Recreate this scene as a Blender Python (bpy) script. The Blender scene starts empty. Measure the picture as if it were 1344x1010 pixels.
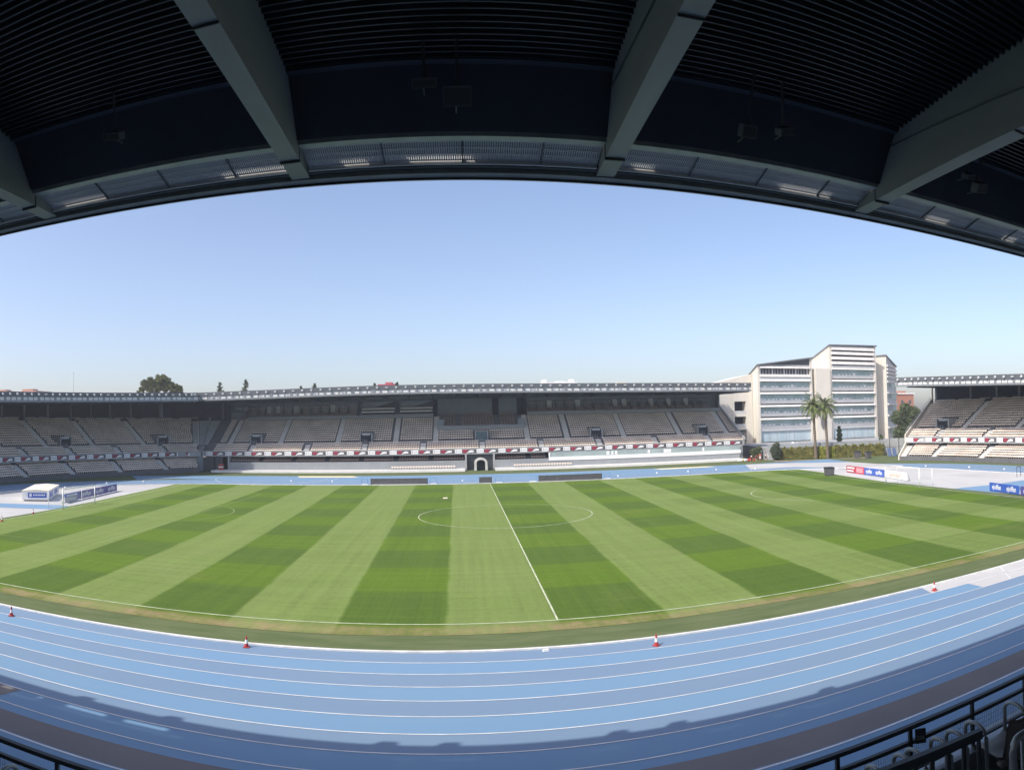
import bpy, bmesh, math, random
from mathutils import Matrix, Vector
random.seed(7)
S = bpy.context.scene
COL = S.collection
PI = math.pi
# ------------------------------------------------------------------ camera (swept panorama, cylindrical)
FL = 866.52
CAM = Vector((-4.37419, -69.79235, 9.32251))
def rot(yaw, p, r):
    A = Matrix(((math.cos(yaw), -math.sin(yaw), 0), (math.sin(yaw), math.cos(yaw), 0), (0, 0, 1)))
    B = Matrix(((1, 0, 0), (0, math.cos(p), math.sin(p)), (0, -math.sin(p), math.cos(p))))
    C = Matrix(((math.cos(r), 0, math.sin(r)), (0, 1, 0), (-math.sin(r), 0, math.cos(r))))
    return C @ B @ A
RM = rot(0.0760, 0.02028, -0.02223)
def ray(u, v):
    th = (u - 672) / FL
    return RM.transposed() @ Vector((math.sin(th), math.cos(th), -(v - 541.52) / FL))
def ground(u, v, z=0.0):
    d = ray(u, v)
    return CAM + d * ((z - CAM.z) / d.z)
def at_y(u, v, Y):
    d = ray(u, v)
    return CAM + d * ((Y - CAM.y) / d.y)
def pixel(p):
    d = RM @ (Vector(p) - CAM)
    return 672 + FL * math.atan2(d.x, d.y), 541.52 - FL * d.z / math.hypot(d.x, d.y)
cd = bpy.data.cameras.new('camera'); cam = bpy.data.objects.new('camera', cd); COL.objects.link(cam)
S.camera = cam
cd.type = 'PANO'; cd.panorama_type = 'CENTRAL_CYLINDRICAL'
cd.central_cylindrical_range_u_min = -672 / FL; cd.central_cylindrical_range_u_max = 672 / FL
cd.central_cylindrical_range_v_min = -(1010 - 541.52) / FL; cd.central_cylindrical_range_v_max = 541.52 / FL
cd.central_cylindrical_radius = 1.0
cd.clip_start = 0.05; cd.clip_end = 6000
m = Matrix((RM[0], RM[2], -RM[1])).transposed().to_4x4(); m.translation = CAM; cam.matrix_world = m

# ------------------------------------------------------------------ light
SUN = Vector((-0.80, -0.50, 1.0)).normalized()          # towards the sun
w = bpy.data.worlds.new('World'); S.world = w; w.use_nodes = True
wn = w.node_tree.nodes; wl = w.node_tree.links
bg = wn['Background']; sky = wn.new('ShaderNodeTexSky'); sky.sky_type = 'NISHITA'
sky.sun_disc = False; sky.sun_elevation = math.asin(SUN.z); sky.sun_rotation = math.atan2(SUN.x, SUN.y)
sky.air_density = 0.95; sky.dust_density = 2.3; sky.ozone_density = 4.0; sky.altitude = 20
tn_ = wn.new('ShaderNodeMix'); tn_.data_type = 'RGBA'; tn_.blend_type = 'MULTIPLY'; tn_.inputs[0].default_value = 1.0; tn_.inputs[7].default_value = (1.30, 1.13, 1.06, 1)
wl.new(sky.outputs[0], tn_.inputs[6]); wl.new(tn_.outputs[2], bg.inputs[0]); bg.inputs[1].default_value = 0.12
sd = bpy.data.lights.new('sun', 'SUN'); sd.energy = 2.55; sd.angle = math.radians(0.5); sd.color = (1, 0.95, 0.87)
so = bpy.data.objects.new('sun', sd); COL.objects.link(so)
so.rotation_euler = SUN.to_track_quat('Z', 'Y').to_euler()
S.view_settings.view_transform = 'Standard'; S.view_settings.look = 'None'
S.view_settings.gamma = 1; S.view_settings.exposure = 0.84; S.view_settings.use_curve_mapping = False

# ------------------------------------------------------------------ materials
def mat(name, col, rough=0.7, metal=0.0, noise=0.0, scale=1.0, col2=None, bump=0.0, spec=0.5, stretch=None, detail=4):
    M = bpy.data.materials.new(name); M.use_nodes = True
    n = M.node_tree.nodes; l = M.node_tree.links; b = n['Principled BSDF']
    b.inputs['Roughness'].default_value = rough; b.inputs['Metallic'].default_value = metal
    b.inputs['Specular IOR Level'].default_value = spec
    c = (*col, 1)
    if noise or col2:
        tc = n.new('ShaderNodeTexCoord'); t = n.new('ShaderNodeTexNoise')
        t.inputs['Scale'].default_value = scale; t.inputs['Detail'].default_value = detail; t.inputs['Roughness'].default_value = 0.6
        src = tc.outputs['Object']
        if stretch:
            mp = n.new('ShaderNodeMapping'); mp.inputs['Scale'].default_value = stretch
            l.new(src, mp.inputs[0]); src = mp.outputs[0]
        l.new(src, t.inputs['Vector'])
        r = n.new('ShaderNodeValToRGB'); k = noise
        r.color_ramp.elements[0].position = 0.3; r.color_ramp.elements[1].position = 0.7
        lo = col2 if col2 else tuple(x * (1 - k) for x in col); hi = col if col2 else tuple(min(1, x * (1 + k)) for x in col)
        r.color_ramp.elements[0].color = (*lo, 1); r.color_ramp.elements[1].color = (*hi, 1)
        l.new(t.outputs[0], r.inputs[0]); l.new(r.outputs[0], b.inputs['Base Color'])
        if bump:
            bp = n.new('ShaderNodeBump'); bp.inputs['Strength'].default_value = bump; bp.inputs['Distance'].default_value = 0.05
            l.new(t.outputs[0], bp.inputs['Height']); l.new(bp.outputs[0], b.inputs['Normal'])
    else:
        b.inputs['Base Color'].default_value = c
    return M
def node_helpers(M):
    n = M.node_tree.nodes; l = M.node_tree.links
    def math_(op, a, b=None, c=None):
        x = n.new('ShaderNodeMath'); x.operation = op
        for i, v in enumerate((a, b, c)):
            if v is None: continue
            if isinstance(v, (int, float)): x.inputs[i].default_value = v
            else: l.new(v, x.inputs[i])
        return x.outputs[0]
    def mix(f, a, b):
        x = n.new('ShaderNodeMix'); x.data_type = 'RGBA'
        if isinstance(f, (int, float)): x.inputs[0].default_value = f
        else: l.new(f, x.inputs[0])
        for i, v in ((6, a), (7, b)):
            if isinstance(v, tuple): x.inputs[i].default_value = (*v, 1)
            else: l.new(v, x.inputs[i])
        return x.outputs[2]
    def noise(scale, vec, detail=4, rough=0.6):
        x = n.new('ShaderNodeTexNoise'); x.inputs['Scale'].default_value = scale; x.inputs['Detail'].default_value = detail
        x.inputs['Roughness'].default_value = rough; l.new(vec, x.inputs['Vector']); return x.outputs[0]
    return n, l, math_, mix, noise
def grass_material():
    M = bpy.data.materials.new('mown_grass'); M.use_nodes = True
    n, l, ma, mix, noise = node_helpers(M); b = n['Principled BSDF']
    tc = n.new('ShaderNodeTexCoord'); P = tc.outputs['Object']
    sp = n.new('ShaderNodeSeparateXYZ'); l.new(P, sp.inputs[0]); X, Y = sp.outputs[0], sp.outputs[1]
    wob = ma('MULTIPLY', ma('SUBTRACT', noise(0.22, P, 5, 0.6), 0.5), 0.42)
    Xw = ma('ADD', X, wob); Yw = ma('ADD', Y, wob)
    wid = ma('MULTIPLY_ADD', ma('ADD', Y, 38.3), 0.0098, 5.30)
    fx = ma('FRACT', ma('MULTIPLY', ma('DIVIDE', Xw, wid), 0.5))           # 0..0.5 dark (right of the halfway line), 0.5..1 light
    fy = ma('FRACT', ma('DIVIDE', ma('ADD', Yw, 38.3), 12.75))             # 0..0.5 darker pass
    # soft square waves
    def sq(f):
        s = ma('SINE', ma('MULTIPLY', f, 2 * PI)); c = n.new('ShaderNodeClamp'); l.new(ma('MULTIPLY_ADD', s, 7.0, 0.5), c.inputs[0]); return c.outputs[0]
    sx, sy = sq(fx), sq(fy)
    n1 = noise(0.22, P, 5); n2 = noise(3.0, P, 6, 0.7); n3 = noise(24.0, P, 3, 0.7)
    light = mix(n1, (0.145, 0.212, 0.046), (0.182, 0.236, 0.074))
    light = mix(ma('MULTIPLY', ma('MULTIPLY', sy, 0.40), ma('GREATER_THAN', X, 20.0)), light, (0.112, 0.165, 0.034))
    light = mix(ma('MULTIPLY', sy, 0.10), light, (0.12, 0.17, 0.04))
    dark = mix(n1, (0.080, 0.150, 0.012), (0.108, 0.164, 0.018))
    dark2 = mix(n1, (0.066, 0.118, 0.017), (0.082, 0.130, 0.022))
    dk = mix(ma('MULTIPLY', sy, 0.9), dark, dark2)
    c = mix(sx, light, dk)
    # scruffy outer margin past the touchline
    out = n.new('ShaderNodeMapRange'); out.inputs[1].default_value = -38.45; out.inputs[2].default_value = -39.0
    l.new(ma('MULTIPLY_ADD', n2, 0.8, ma('SUBTRACT', Y, 0.4)), out.inputs[0])
    c = mix(ma('MULTIPLY', out.outputs[0], ma('MULTIPLY_ADD', noise(0.55, P, 9, 0.75), 3.4, -1.15)), c, (0.27, 0.215, 0.11))
    # dry patches, and streaks along the mower's run
    pn = n.new('ShaderNodeMapRange'); pn.inputs[1].default_value = 0.58; pn.inputs[2].default_value = 0.74; l.new(noise(0.11, P, 8, 0.7), pn.inputs[0])
    c = mix(ma('MULTIPLY', pn.outputs[0], 0.30), c, (0.19, 0.19, 0.075))
    ms = n.new('ShaderNodeMapping'); ms.inputs['Scale'].default_value = (1.6, 0.035, 1); l.new(P, ms.inputs[0])
    mh = n.new('ShaderNodeMapping'); mh.inputs['Scale'].default_value = (0.035, 1.6, 1); l.new(P, mh.inputs[0])
    st = ma('ADD', ma('MULTIPLY', noise(1.0, ms.outputs[0], 5, 0.7), 0.5), ma('MULTIPLY', noise(1.0, mh.outputs[0], 5, 0.7), 0.5))
    # fine mowing streaks and blades
    wv = n.new('ShaderNodeTexWave'); wv.inputs['Scale'].default_value = 1.1; wv.inputs['Distortion'].default_value = 1.2; wv.inputs['Detail'].default_value = 2
    l.new(P, wv.inputs['Vector'])
    c = mix(ma('MULTIPLY', wv.outputs['Fac'], 0.05), c, (0.16, 0.23, 0.05))
    k = ma('ADD', ma('MULTIPLY_ADD', ma('ADD', ma('MULTIPLY', n2, 0.7), ma('MULTIPLY', n3, 0.7)), 0.70, -0.02), ma('MULTIPLY', st, 1.05))
    mm = n.new('ShaderNodeMix'); mm.data_type = 'RGBA'; mm.blend_type = 'MULTIPLY'; mm.inputs[0].default_value = 1
    cb = n.new('ShaderNodeCombineXYZ'); [l.new(k, cb.inputs[i]) for i in range(3)]
    l.new(c, mm.inputs[6]); l.new(cb.outputs[0], mm.inputs[7]); l.new(mm.outputs[2], b.inputs['Base Color'])
    b.inputs['Roughness'].default_value = 0.9; b.inputs['Specular IOR Level'].default_value = 0.15
    bp = n.new('ShaderNodeBump'); bp.inputs['Strength'].default_value = 0.35; bp.inputs['Distance'].default_value = 0.04
    l.new(n3, bp.inputs['Height']); l.new(bp.outputs[0], b.inputs['Normal'])
    return M
def foliage(name, a, b_):
    M = mat(name, a, 0.7, noise=0.1, scale=0.9, col2=b_, spec=0.25, detail=6)
    return M
GRASS = grass_material()
TURF = mat('green_turf', (0.140, 0.165, 0.078), 0.9, scale=1.0, col2=(0.088, 0.120, 0.048), spec=0.1, detail=12, stretch=(0.35, 1.6, 1))
SOIL = mat('dry_ground', (0.36, 0.30, 0.22), 0.95, scale=0.05, col2=(0.24, 0.21, 0.15), detail=8)
def lane_material(name, c, worn):
    M = bpy.data.materials.new(name); M.use_nodes = True
    n, l, ma, mix, noise = node_helpers(M); b = n['Principled BSDF']
    tc = n.new('ShaderNodeTexCoord'); P = tc.outputs['Object']
    mp = n.new('ShaderNodeMapping'); mp.inputs['Scale'].default_value = (0.10, 1.3, 1); l.new(P, mp.inputs[0])
    a = noise(0.09, P, 6, 0.65); s1 = noise(1.0, mp.outputs[0], 6, 0.7); g = noise(38, P, 3, 0.8); sp = noise(2.2, P, 8, 0.75)
    f = ma('MULTIPLY_ADD', a, 0.9, ma('MULTIPLY', s1, 0.55))
    f = ma('SUBTRACT', f, 0.32)
    cl = n.new('ShaderNodeClamp'); l.new(f, cl.inputs[0])
    col = mix(cl.outputs[0], c, worn)
    th = n.new('ShaderNodeMapRange'); th.inputs[1].default_value = 0.66; th.inputs[2].default_value = 0.80; l.new(sp, th.inputs[0])
    col = mix(ma('MULTIPLY', th.outputs[0], 0.35), col, (0.17, 0.17, 0.18))           # scuffs and stains
    k = ma('MULTIPLY_ADD', g, 0.30, 0.85); cb = n.new('ShaderNodeCombineXYZ'); [l.new(k, cb.inputs[q]) for q in range(3)]
    mm = n.new('ShaderNodeMix'); mm.data_type = 'RGBA'; mm.blend_type = 'MULTIPLY'; mm.inputs[0].default_value = 1
    l.new(col, mm.inputs[6]); l.new(cb.outputs[0], mm.inputs[7]); l.new(mm.outputs[2], b.inputs['Base Color'])
    b.inputs['Roughness'].default_value = 0.75; b.inputs['Specular IOR Level'].default_value = 0.25
    return M
LANE_A = lane_material('lavender_lane', (0.158, 0.246, 0.365), (0.200, 0.275, 0.355))
LANE_B = lane_material('blue_lane', (0.150, 0.275, 0.430), (0.195, 0.300, 0.395))
APRON = mat('grey_rubber', (0.19, 0.18, 0.175), 0.85, noise=0.08, scale=0.4, spec=0.2, detail=8)
EVENT = mat('pale_event_surface', (0.475, 0.475, 0.46), 0.85, noise=0.12, scale=0.10, spec=0.2, detail=9)
PAINT = mat('white_paint', (0.70, 0.70, 0.68), 0.6, noise=0.18, scale=1.5, detail=8)
FADED = mat('faded_white_line', (0.22, 0.29, 0.10), 0.9, noise=0.15, scale=3)
SAND = mat('pale_sand', (0.78, 0.70, 0.45), 0.95, noise=0.06, scale=1)
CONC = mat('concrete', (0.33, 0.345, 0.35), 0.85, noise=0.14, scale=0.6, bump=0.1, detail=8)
CONC_SHADE = mat('shade_toned_concrete', (0.13, 0.135, 0.14), 0.9, noise=0.14, scale=0.6, detail=8)  # darkened concrete: shade of the risers between seat rows put into the colour
CONC_L = mat('pale_concrete', (0.55, 0.54, 0.51), 0.85, noise=0.08, scale=0.5, detail=8)
CREAM = mat('cream_cladding', (0.655, 0.62, 0.54), 0.8, noise=0.10, scale=0.25, detail=9, stretch=(1, 1, 0.25))
SEAT = mat('cream_seat', (0.76, 0.655, 0.55), 0.55, noise=0.16, scale=0.35, detail=3)
SEAT_D = mat('brown_seat', (0.30, 0.22, 0.18), 0.55, noise=0.16, scale=0.5)
STEEL_D = mat('dark_steel', (0.055, 0.062, 0.066), 0.5, noise=0.15, scale=2)
BEAM = mat('grey_green_beam', (0.27, 0.285, 0.265), 0.55, noise=0.16, scale=0.6, detail=10, stretch=(2, 0.4, 2))
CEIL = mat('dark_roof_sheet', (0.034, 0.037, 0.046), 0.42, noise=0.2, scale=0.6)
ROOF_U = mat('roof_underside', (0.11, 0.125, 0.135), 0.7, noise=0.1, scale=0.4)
ROOF_F = mat('grey_fascia', (0.21, 0.225, 0.235), 0.6, noise=0.08, scale=0.7)
LOUV = mat('perforated_white_panel', (0.64, 0.64, 0.62), 0.6, noise=0.05, scale=2)
GALV = mat('galvanised', (0.46, 0.48, 0.50), 0.42, metal=0.4, noise=0.1, scale=3)
TUBE = mat('grey_tube', (0.40, 0.42, 0.42), 0.4, metal=0.2, noise=0.1, scale=4)
WHITE = mat('white_enamel', (0.82, 0.82, 0.80), 0.4, noise=0.03, scale=2)
RED = mat('red_plastic', (0.42, 0.05, 0.05), 0.5, noise=0.1, scale=4)
DRED = mat('crimson_board', (0.30, 0.035, 0.06), 0.5, noise=0.08, scale=2)
BLUEB = mat('blue_board', (0.045, 0.12, 0.46), 0.45, noise=0.06, scale=2)
PURPB = mat('violet_board', (0.09, 0.085, 0.30), 0.45, noise=0.06, scale=2)
BLACK = mat('black_plastic', (0.018, 0.02, 0.024), 0.5, noise=0.2, scale=3)
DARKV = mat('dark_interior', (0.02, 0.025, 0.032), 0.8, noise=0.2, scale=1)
PANEL = mat('grey_wall_panel', (0.27, 0.29, 0.30), 0.7, noise=0.06, scale=0.8)
WALLG = mat('blue_grey_wall', (0.22, 0.25, 0.27), 0.75, noise=0.08, scale=0.6)
TARP = mat('beige_tarpaulin', (0.74, 0.68, 0.55), 0.8, noise=0.06, scale=0.8)
ORANGE = mat('orange_lettering', (0.62, 0.30, 0.13), 0.6)
SCREEN = mat('dark_led_face', (0.085, 0.085, 0.09), 0.5, noise=0.15, scale=1.2)
BRICK = mat('red_brick', (0.42, 0.20, 0.14), 0.85, noise=0.12, scale=1)
TRUNK = mat('bark', (0.17, 0.13, 0.09), 0.9, noise=0.3, scale=4, bump=0.4)
PALMT = mat('palm_bark', (0.15, 0.12, 0.085), 0.9, noise=0.3, scale=6, bump=0.5)
PINE = foliage('pine_needles', (0.19, 0.20, 0.075), (0.085, 0.105, 0.04))
CONI = foliage('conifer_needles', (0.12, 0.14, 0.085), (0.065, 0.085, 0.05))
IVY = foliage('autumn_ivy', (0.33, 0.30, 0.10), (0.15, 0.17, 0.045))
IVY_G = foliage('bright_climber', (0.42, 0.42, 0.08), (0.24, 0.27, 0.05))
SHRUB = foliage('shrub_leaves', (0.13, 0.16, 0.07), (0.06, 0.085, 0.04))
PALML = foliage('palm_leaves', (0.155, 0.19, 0.065), (0.08, 0.11, 0.035))
SKIN = mat('skin', (0.50, 0.32, 0.23), 0.6); HAIR = mat('hair', (0.03, 0.02, 0.015), 0.7)
def glass(name, col, rough=0.12):
    M = mat(name, col, rough, noise=0.15, scale=0.25, spec=0.35); return M
GLASS = glass('dark_glass', (0.085, 0.115, 0.135))
TEAL = glass('teal_glass', (0.30, 0.41, 0.42), 0.15)
CURT = mat('curtained_glazing', (0.52, 0.62, 0.66), 0.3, col2=(0.38, 0.50, 0.55), scale=0.8, stretch=(1, 1, 0.05), spec=0.7)
PALEG = glass('pale_green_glass', (0.36, 0.44, 0.43), 0.2)
SPAN = mat('grey_spandrel', (0.52, 0.53, 0.54), 0.6, noise=0.06, scale=0.6)
SLAB = mat('white_slab_edge', (0.66, 0.65, 0.62), 0.7, noise=0.10, scale=0.5, detail=8)
PERF = mat('perforated_soffit', (0.40, 0.41, 0.41), 0.5, metal=0.2, noise=0.05, scale=1)

# ------------------------------------------------------------------ mesh collector
class MB:
    def __init__(s): s.v = []; s.f = []; s.m = []
    def face(s, pts, mi=0):
        k = len(s.v); s.v += [tuple(p) for p in pts]; s.f.append(tuple(range(k, k + len(pts)))); s.m.append(mi); return s
    def hexa(s, c, mi=0):                                   # 8 corners: bottom ring, top ring
        k = len(s.v); s.v += [tuple(p) for p in c]
        for q in ((3, 2, 1, 0), (4, 5, 6, 7), (0, 1, 5, 4), (1, 2, 6, 5), (2, 3, 7, 6), (3, 0, 4, 7)):
            s.f.append(tuple(k + i for i in q)); s.m.append(mi)
        return s
    def box(s, x0, y0, z0, x1, y1, z1, mi=0):
        return s.hexa([(x0, y0, z0), (x1, y0, z0), (x1, y1, z0), (x0, y1, z0), (x0, y0, z1), (x1, y0, z1), (x1, y1, z1), (x0, y1, z1)], mi)
    def ring(s, rings, mi=0, cap=True, closed=True):        # skin between rings of equal length
        k = len(s.v); n = len(rings[0])
        for r in rings: s.v += [tuple(p) for p in r]
        for i in range(len(rings) - 1):
            for j in range(n if closed else n - 1):
                a = k + i * n + j; b = k + i * n + (j + 1) % n
                s.f.append((a, b, b + n, a + n)); s.m.append(mi)
        if cap and closed:
            s.f.append(tuple(k + j for j in range(n - 1, -1, -1))); s.m.append(mi)
            s.f.append(tuple(k + (len(rings) - 1) * n + j for j in range(n))); s.m.append(mi)
        return s
    def tube(s, pts, r, n=6, mi=0):
        pts = [Vector(p) for p in pts]; rings = []
        if not isinstance(r, (list, tuple)): r = [r] * len(pts)
        for i, p in enumerate(pts):
            t = (pts[min(i + 1, len(pts) - 1)] - pts[max(i - 1, 0)]).normalized()
            a = t.cross(Vector((0, 0, 1)))
            if a.length < 0.05: a = t.cross(Vector((0, 1, 0)))
            a.normalize(); b = t.cross(a)
            rings.append([p + (a * math.cos(q) + b * math.sin(q)) * r[i] for q in (2 * PI * j / n for j in range(n))])
        return s.ring(rings, mi)
    def bar(s, a, b, w, h, mi=0):                           # rectangular bar from a to b
        a, b = Vector(a), Vector(b); t = (b - a).normalized(); x = t.cross(Vector((0, 0, 1)))
        if x.length < 1e-3: x = Vector((1, 0, 0))
        x.normalize(); y = x.cross(t); x *= w / 2; y *= h / 2
        return s.ring([[p - x - y, p + x - y, p + x + y, p - x + y] for p in (a, b)], mi)
    def add(s, other, M=None, mi=None):
        k = len(s.v); s.v += [tuple(M @ Vector(p)) for p in other.v] if M else other.v
        s.f += [tuple(k + i for i in f) for f in other.f]; s.m += other.m if mi is None else [mi] * len(other.f)
        return s
    def mesh(s, name, mats, smooth=False):
        me = bpy.data.meshes.new(name); me.from_pydata(s.v, [], s.f)
        for x in (mats if isinstance(mats, (list, tuple)) else [mats]): me.materials.append(x)
        me.polygons.foreach_set('material_index', s.m)
        if smooth: me.polygons.foreach_set('use_smooth', [True] * len(s.f))
        me.update(); return me
    def build(s, name, mats, parent=None, smooth=False):
        o = bpy.data.objects.new(name, s.mesh(name, mats, smooth)); COL.objects.link(o)
        if parent:
            o.parent = parent
            if parent.parent is None: o.location = -parent.location if parent.get('world') else Vector((0, 0, 0))
        return o
def build_each(b, name, mats, parent, per=1):              # every box (or run of `per` boxes) collected in b becomes a part of its own
    nv = len(b.v); par = list(range(nv))
    def root(x):
        while par[x] != x: par[x] = par[par[x]]; x = par[x]
        return x
    for f in b.f:
        a = root(f[0])
        for x in f[1:]: par[root(x)] = a
    order = []; groups = {}
    for f, mi in zip(b.f, b.m):
        k = root(f[0])
        if k not in groups: groups[k] = []; order.append(k)
        groups[k].append((f, mi))
    for g in range(0, len(order), per):
        q = MB(); ix = {}
        for k in order[g:g + per]:
            for f, mi in groups[k]:
                for x in f:
                    if x not in ix: ix[x] = len(q.v); q.v.append(b.v[x])
                q.f.append(tuple(ix[x] for x in f)); q.m.append(mi)
        q.build(name, mats, parent)
def tag(o, label=None, cat=None, group=None, kind=None):
    if label: o['label'] = label
    if cat: o['category'] = cat
    if group: o['group'] = group
    if kind: o['kind'] = kind
    return o
def thing(name, label, cat, loc=(0, 0, 0), rz=0, group=None, world=False):
    """an Empty at the thing's base; world=True: its parts are written in world coordinates"""
    o = bpy.data.objects.new(name, None); COL.objects.link(o); o.location = loc; o.rotation_euler.z = rz
    o.empty_display_size = 0.3
    if world: o['world'] = True
    return tag(o, label, cat, group)
def copy_tree(o, parent=None):
    c = o.copy(); COL.objects.link(c); c.parent = parent
    for ch in list(o.children): copy_tree(ch, c)
    return c
def part(name, mesh, parent, loc=(0, 0, 0)):                # another object of an existing mesh
    o = bpy.data.objects.new(name, mesh); COL.objects.link(o); o.parent = parent
    o.location = Vector(loc) - (parent.location if parent.get('world') else Vector((0, 0, 0))); return o
def structure(name, mb, mats): return tag(mb.build(name, mats), kind='structure')
def text_mesh(txt, size, depth=0.01, bold=0.0):
    c = bpy.data.curves.new('lettering', 'FONT'); c.body = txt; c.size = size; c.extrude = depth; c.align_x = 'CENTER'; c.align_y = 'CENTER'
    c.offset = bold; c.resolution_u = 3
    o = bpy.data.objects.new('lettering', c); COL.objects.link(o)
    me = bpy.data.meshes.new_from_object(o.evaluated_get(bpy.context.evaluated_depsgraph_get()))
    bpy.data.objects.remove(o); bpy.data.curves.remove(c); return me
def mesh_to_mb(me, mi=0):
    b = MB(); b.v = [tuple(v.co) for v in me.vertices]; b.f = [tuple(p.vertices) for p in me.polygons]; b.m = [mi] * len(b.f); return b
# ================================================================== GROUND
b = MB(); R_ = 2600; N = 48
b.face([(R_ * math.cos(2 * PI * i / N), R_ * math.sin(2 * PI * i / N), -0.10) for i in range(N)])
structure('ground', b, SOIL)
HX, HY, RC, CY = 71.0, 40.75, 28.0, -1.45       # inner edge of the running track: a rounded rectangle
def oval(off, n=24):
    hx, hy, r = HX + off, HY + off, RC + off; pts = []
    for cx, cy, a0 in ((hx - r, hy - r, 0), (-(hx - r), hy - r, 90), (-(hx - r), -(hy - r), 180), (hx - r, -(hy - r), 270)):
        for i in range(n + 1):
            a = math.radians(a0 + 90 * i / n); pts.append((cx + r * math.cos(a), cy + r * math.sin(a) + CY))
    return pts
def band(b, o0, o1, z, mi=0):
    A, B = oval(o0), oval(o1); n = len(A)
    for i in range(n):
        j = (i + 1) % n
        b.face([(*A[i], z), (*B[i], z), (*B[j], z), (*A[j], z)], mi)
def strip(b, pts, wd, z, mi=0, closed=False):              # flat painted line along a polyline
    P = [Vector((p[0], p[1])) for p in pts]; n = len(P); L = []
    for i in range(n):
        a = P[(i - 1) % n] if closed or i else P[0]; c = P[(i + 1) % n] if closed or i < n - 1 else P[-1]
        t = (c - a).normalized(); L.append((P[i] + Vector((-t.y, t.x)) * wd / 2, P[i] - Vector((-t.y, t.x)) * wd / 2))
    for i in range(n if closed else n - 1):
        j = (i + 1) % n
        b.face([(*L[i][1], z), (*L[j][1], z), (*L[j][0], z), (*L[i][0], z)], mi)
b = MB(); b.face([(*p, -0.06) for p in oval(45)]); structure('turf_surround', b, TURF)
b = MB(); b.face([(*p, -0.03) for p in oval(-0.02)]); structure('event_area', b, EVENT)
# green turf between pitch and track, and the pitch itself
b = MB(); b.face([(-50.5, -42.15, -0.018), (23.5, -42.15, -0.018), (50, -39.5, -0.018), (51.2, -38, -0.018), (52.3, 39.2, -0.018), (-52, 39.2, -0.018)])
structure('pitch_margin', b, TURF)
b = MB()
PX = [(-49.4, -39.9), (-10, -40.0), (10.3, -39.6), (45, -39.9), (47.5, -30), (50.4, -10), (51.6, 5), (54.6, 30), (54.9, 39.1), (20, 38.9), (-54, 39.0), (-53.2, 25), (-51.4, 0), (-49.8, -18)]
b.face([(*p, -0.006) for p in PX]); structure('pitch', b, GRASS)
# running track: eight lanes in two blues
b = MB()
for k in range(8): band(b, k * 1.22 - (0.02 if k == 0 else 0), (k + 1) * 1.22, 0.0, k % 2)
structure('running_track', b, [LANE_A, LANE_B])
b = MB(); band(b, 9.76, 10.25, 0.0, 1)
for x0, x1, y0, y1, mi in ((-80, 80, -53.62, -52.45, 2), (-80, 80, -62, -53.62, 1)): b.face([(x0, y0, 0.0), (x1, y0, 0.0), (x1, y1, 0.0), (x0, y1, 0.0)], mi)
# far side run-ups: blue out to the strip of grass before the stand
F = [(-72.5, 54.5), (-60, 58.3), (-46, 60.5), (-15, 60.5), (28, 60.3), (54, 57.5), (69, 57.8), (74, 53), (66, 44), (60, 49.4), (-60, 49.4), (-66, 45)]
b.face([(*p, -0.012) for p in F], 1)
structure('track_apron', b, [LANE_A, LANE_B, APRON])
# grey and blue run-up patches inside the ends and across the near lanes
b = MB()
b.face([(18.0, -43.42, 0.005), (60, -43.42, 0.005), (60, -42.22, 0.005), (18.3, -42.22, 0.005)], 0)
b.face([(20.6, -44.64, 0.005), (60, -44.64, 0.005), (60, -43.42, 0.005), (20.6, -43.42, 0.005)], 0)
b.face([(-66, -9, -0.02), (-51.5, -4.2, -0.02), (-50.6, -0.4, -0.02), (-53.5, 0.1, -0.02), (-66, -4.4, -0.02)], 1)
b.face([(*ground(u, v).xy, -0.02) for u, v in ((1240, 642.5), (1300, 646.5), (1350, 643), (1350, 628.5), (1300, 636), (1262, 639.5))], 1)
b.face([(*ground(u, v).xy, -0.021) for u, v in ((1215, 622), (1330, 629), (1300, 635.5), (1225, 630))], 0)
b.face([(57.5, 40, -0.02), (70, 44, -0.02), (70, 52, -0.02), (60, 49, -0.02)], 0)
b.face([(-24, -52.2, 0.006), (-19.8, -52.0, 0.006), (-19.4, -50.8, 0.006), (-24, -50.8, 0.006)], 2)
b.face([(*ground(u, v).xy, 0.020) for u, v in ((978, 609.6), (1050, 607.0), (1110, 605.8), (1185, 610.5), (1185, 622), (1090, 613.5), (1040, 612.8), (985, 616))], 3)
b.face([(*ground(u, v).xy, 0.030) for u, v in ((1020, 606.8), (1087, 602.6), (1118, 606.2), (1055, 607.4))], 1)
b.face([(*ground(u, v).xy, 0.012) for u, v in ((1014, 604.6), (1062, 603.3), (1140, 600.2), (1140, 601.4), (1090, 602.6), (1018, 606))], 4)
structure('run_up_surface', b, [mat('grey_run_up', (0.49, 0.485, 0.47), 0.85, noise=0.06, scale=0.4), LANE_B, APRON, EVENT, SOIL])
b = MB()
strip(b, [(-46, 60.4), (-36, 55.6)], 0.08, -0.004, 0)
for x0, x1, y0, y1 in ((-37.5, -24.6, 57.0, 60.3), (33.5, 46.5, 55.8, 58.6)):
    b.face([(x0 + 1, y0, -0.004), (x1, y0, -0.004), (x1 - 1.5, y1, -0.004), (x0, y1, -0.004)], 1)
structure('sand_pit', b, [PAINT, SAND])
b = MB()
for k in range(1, 9): strip(b, oval(k * 1.22), 0.052, 0.010, closed=True)
strip(b, [(-80, -53.72), (80, -53.72)], 0.07, 0.010)
for y0 in (-42.22, -43.42): strip(b, [(18.2 if y0 > -43 else 20.5, y0), (60, y0)], 0.07, 0.012)
strip(b, [(23.0, -42.2), (24.6, -44.6)], 0.06, 0.012); strip(b, [(24.5, -42.2), (22.8, -44.6)], 0.06, 0.012)
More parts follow.
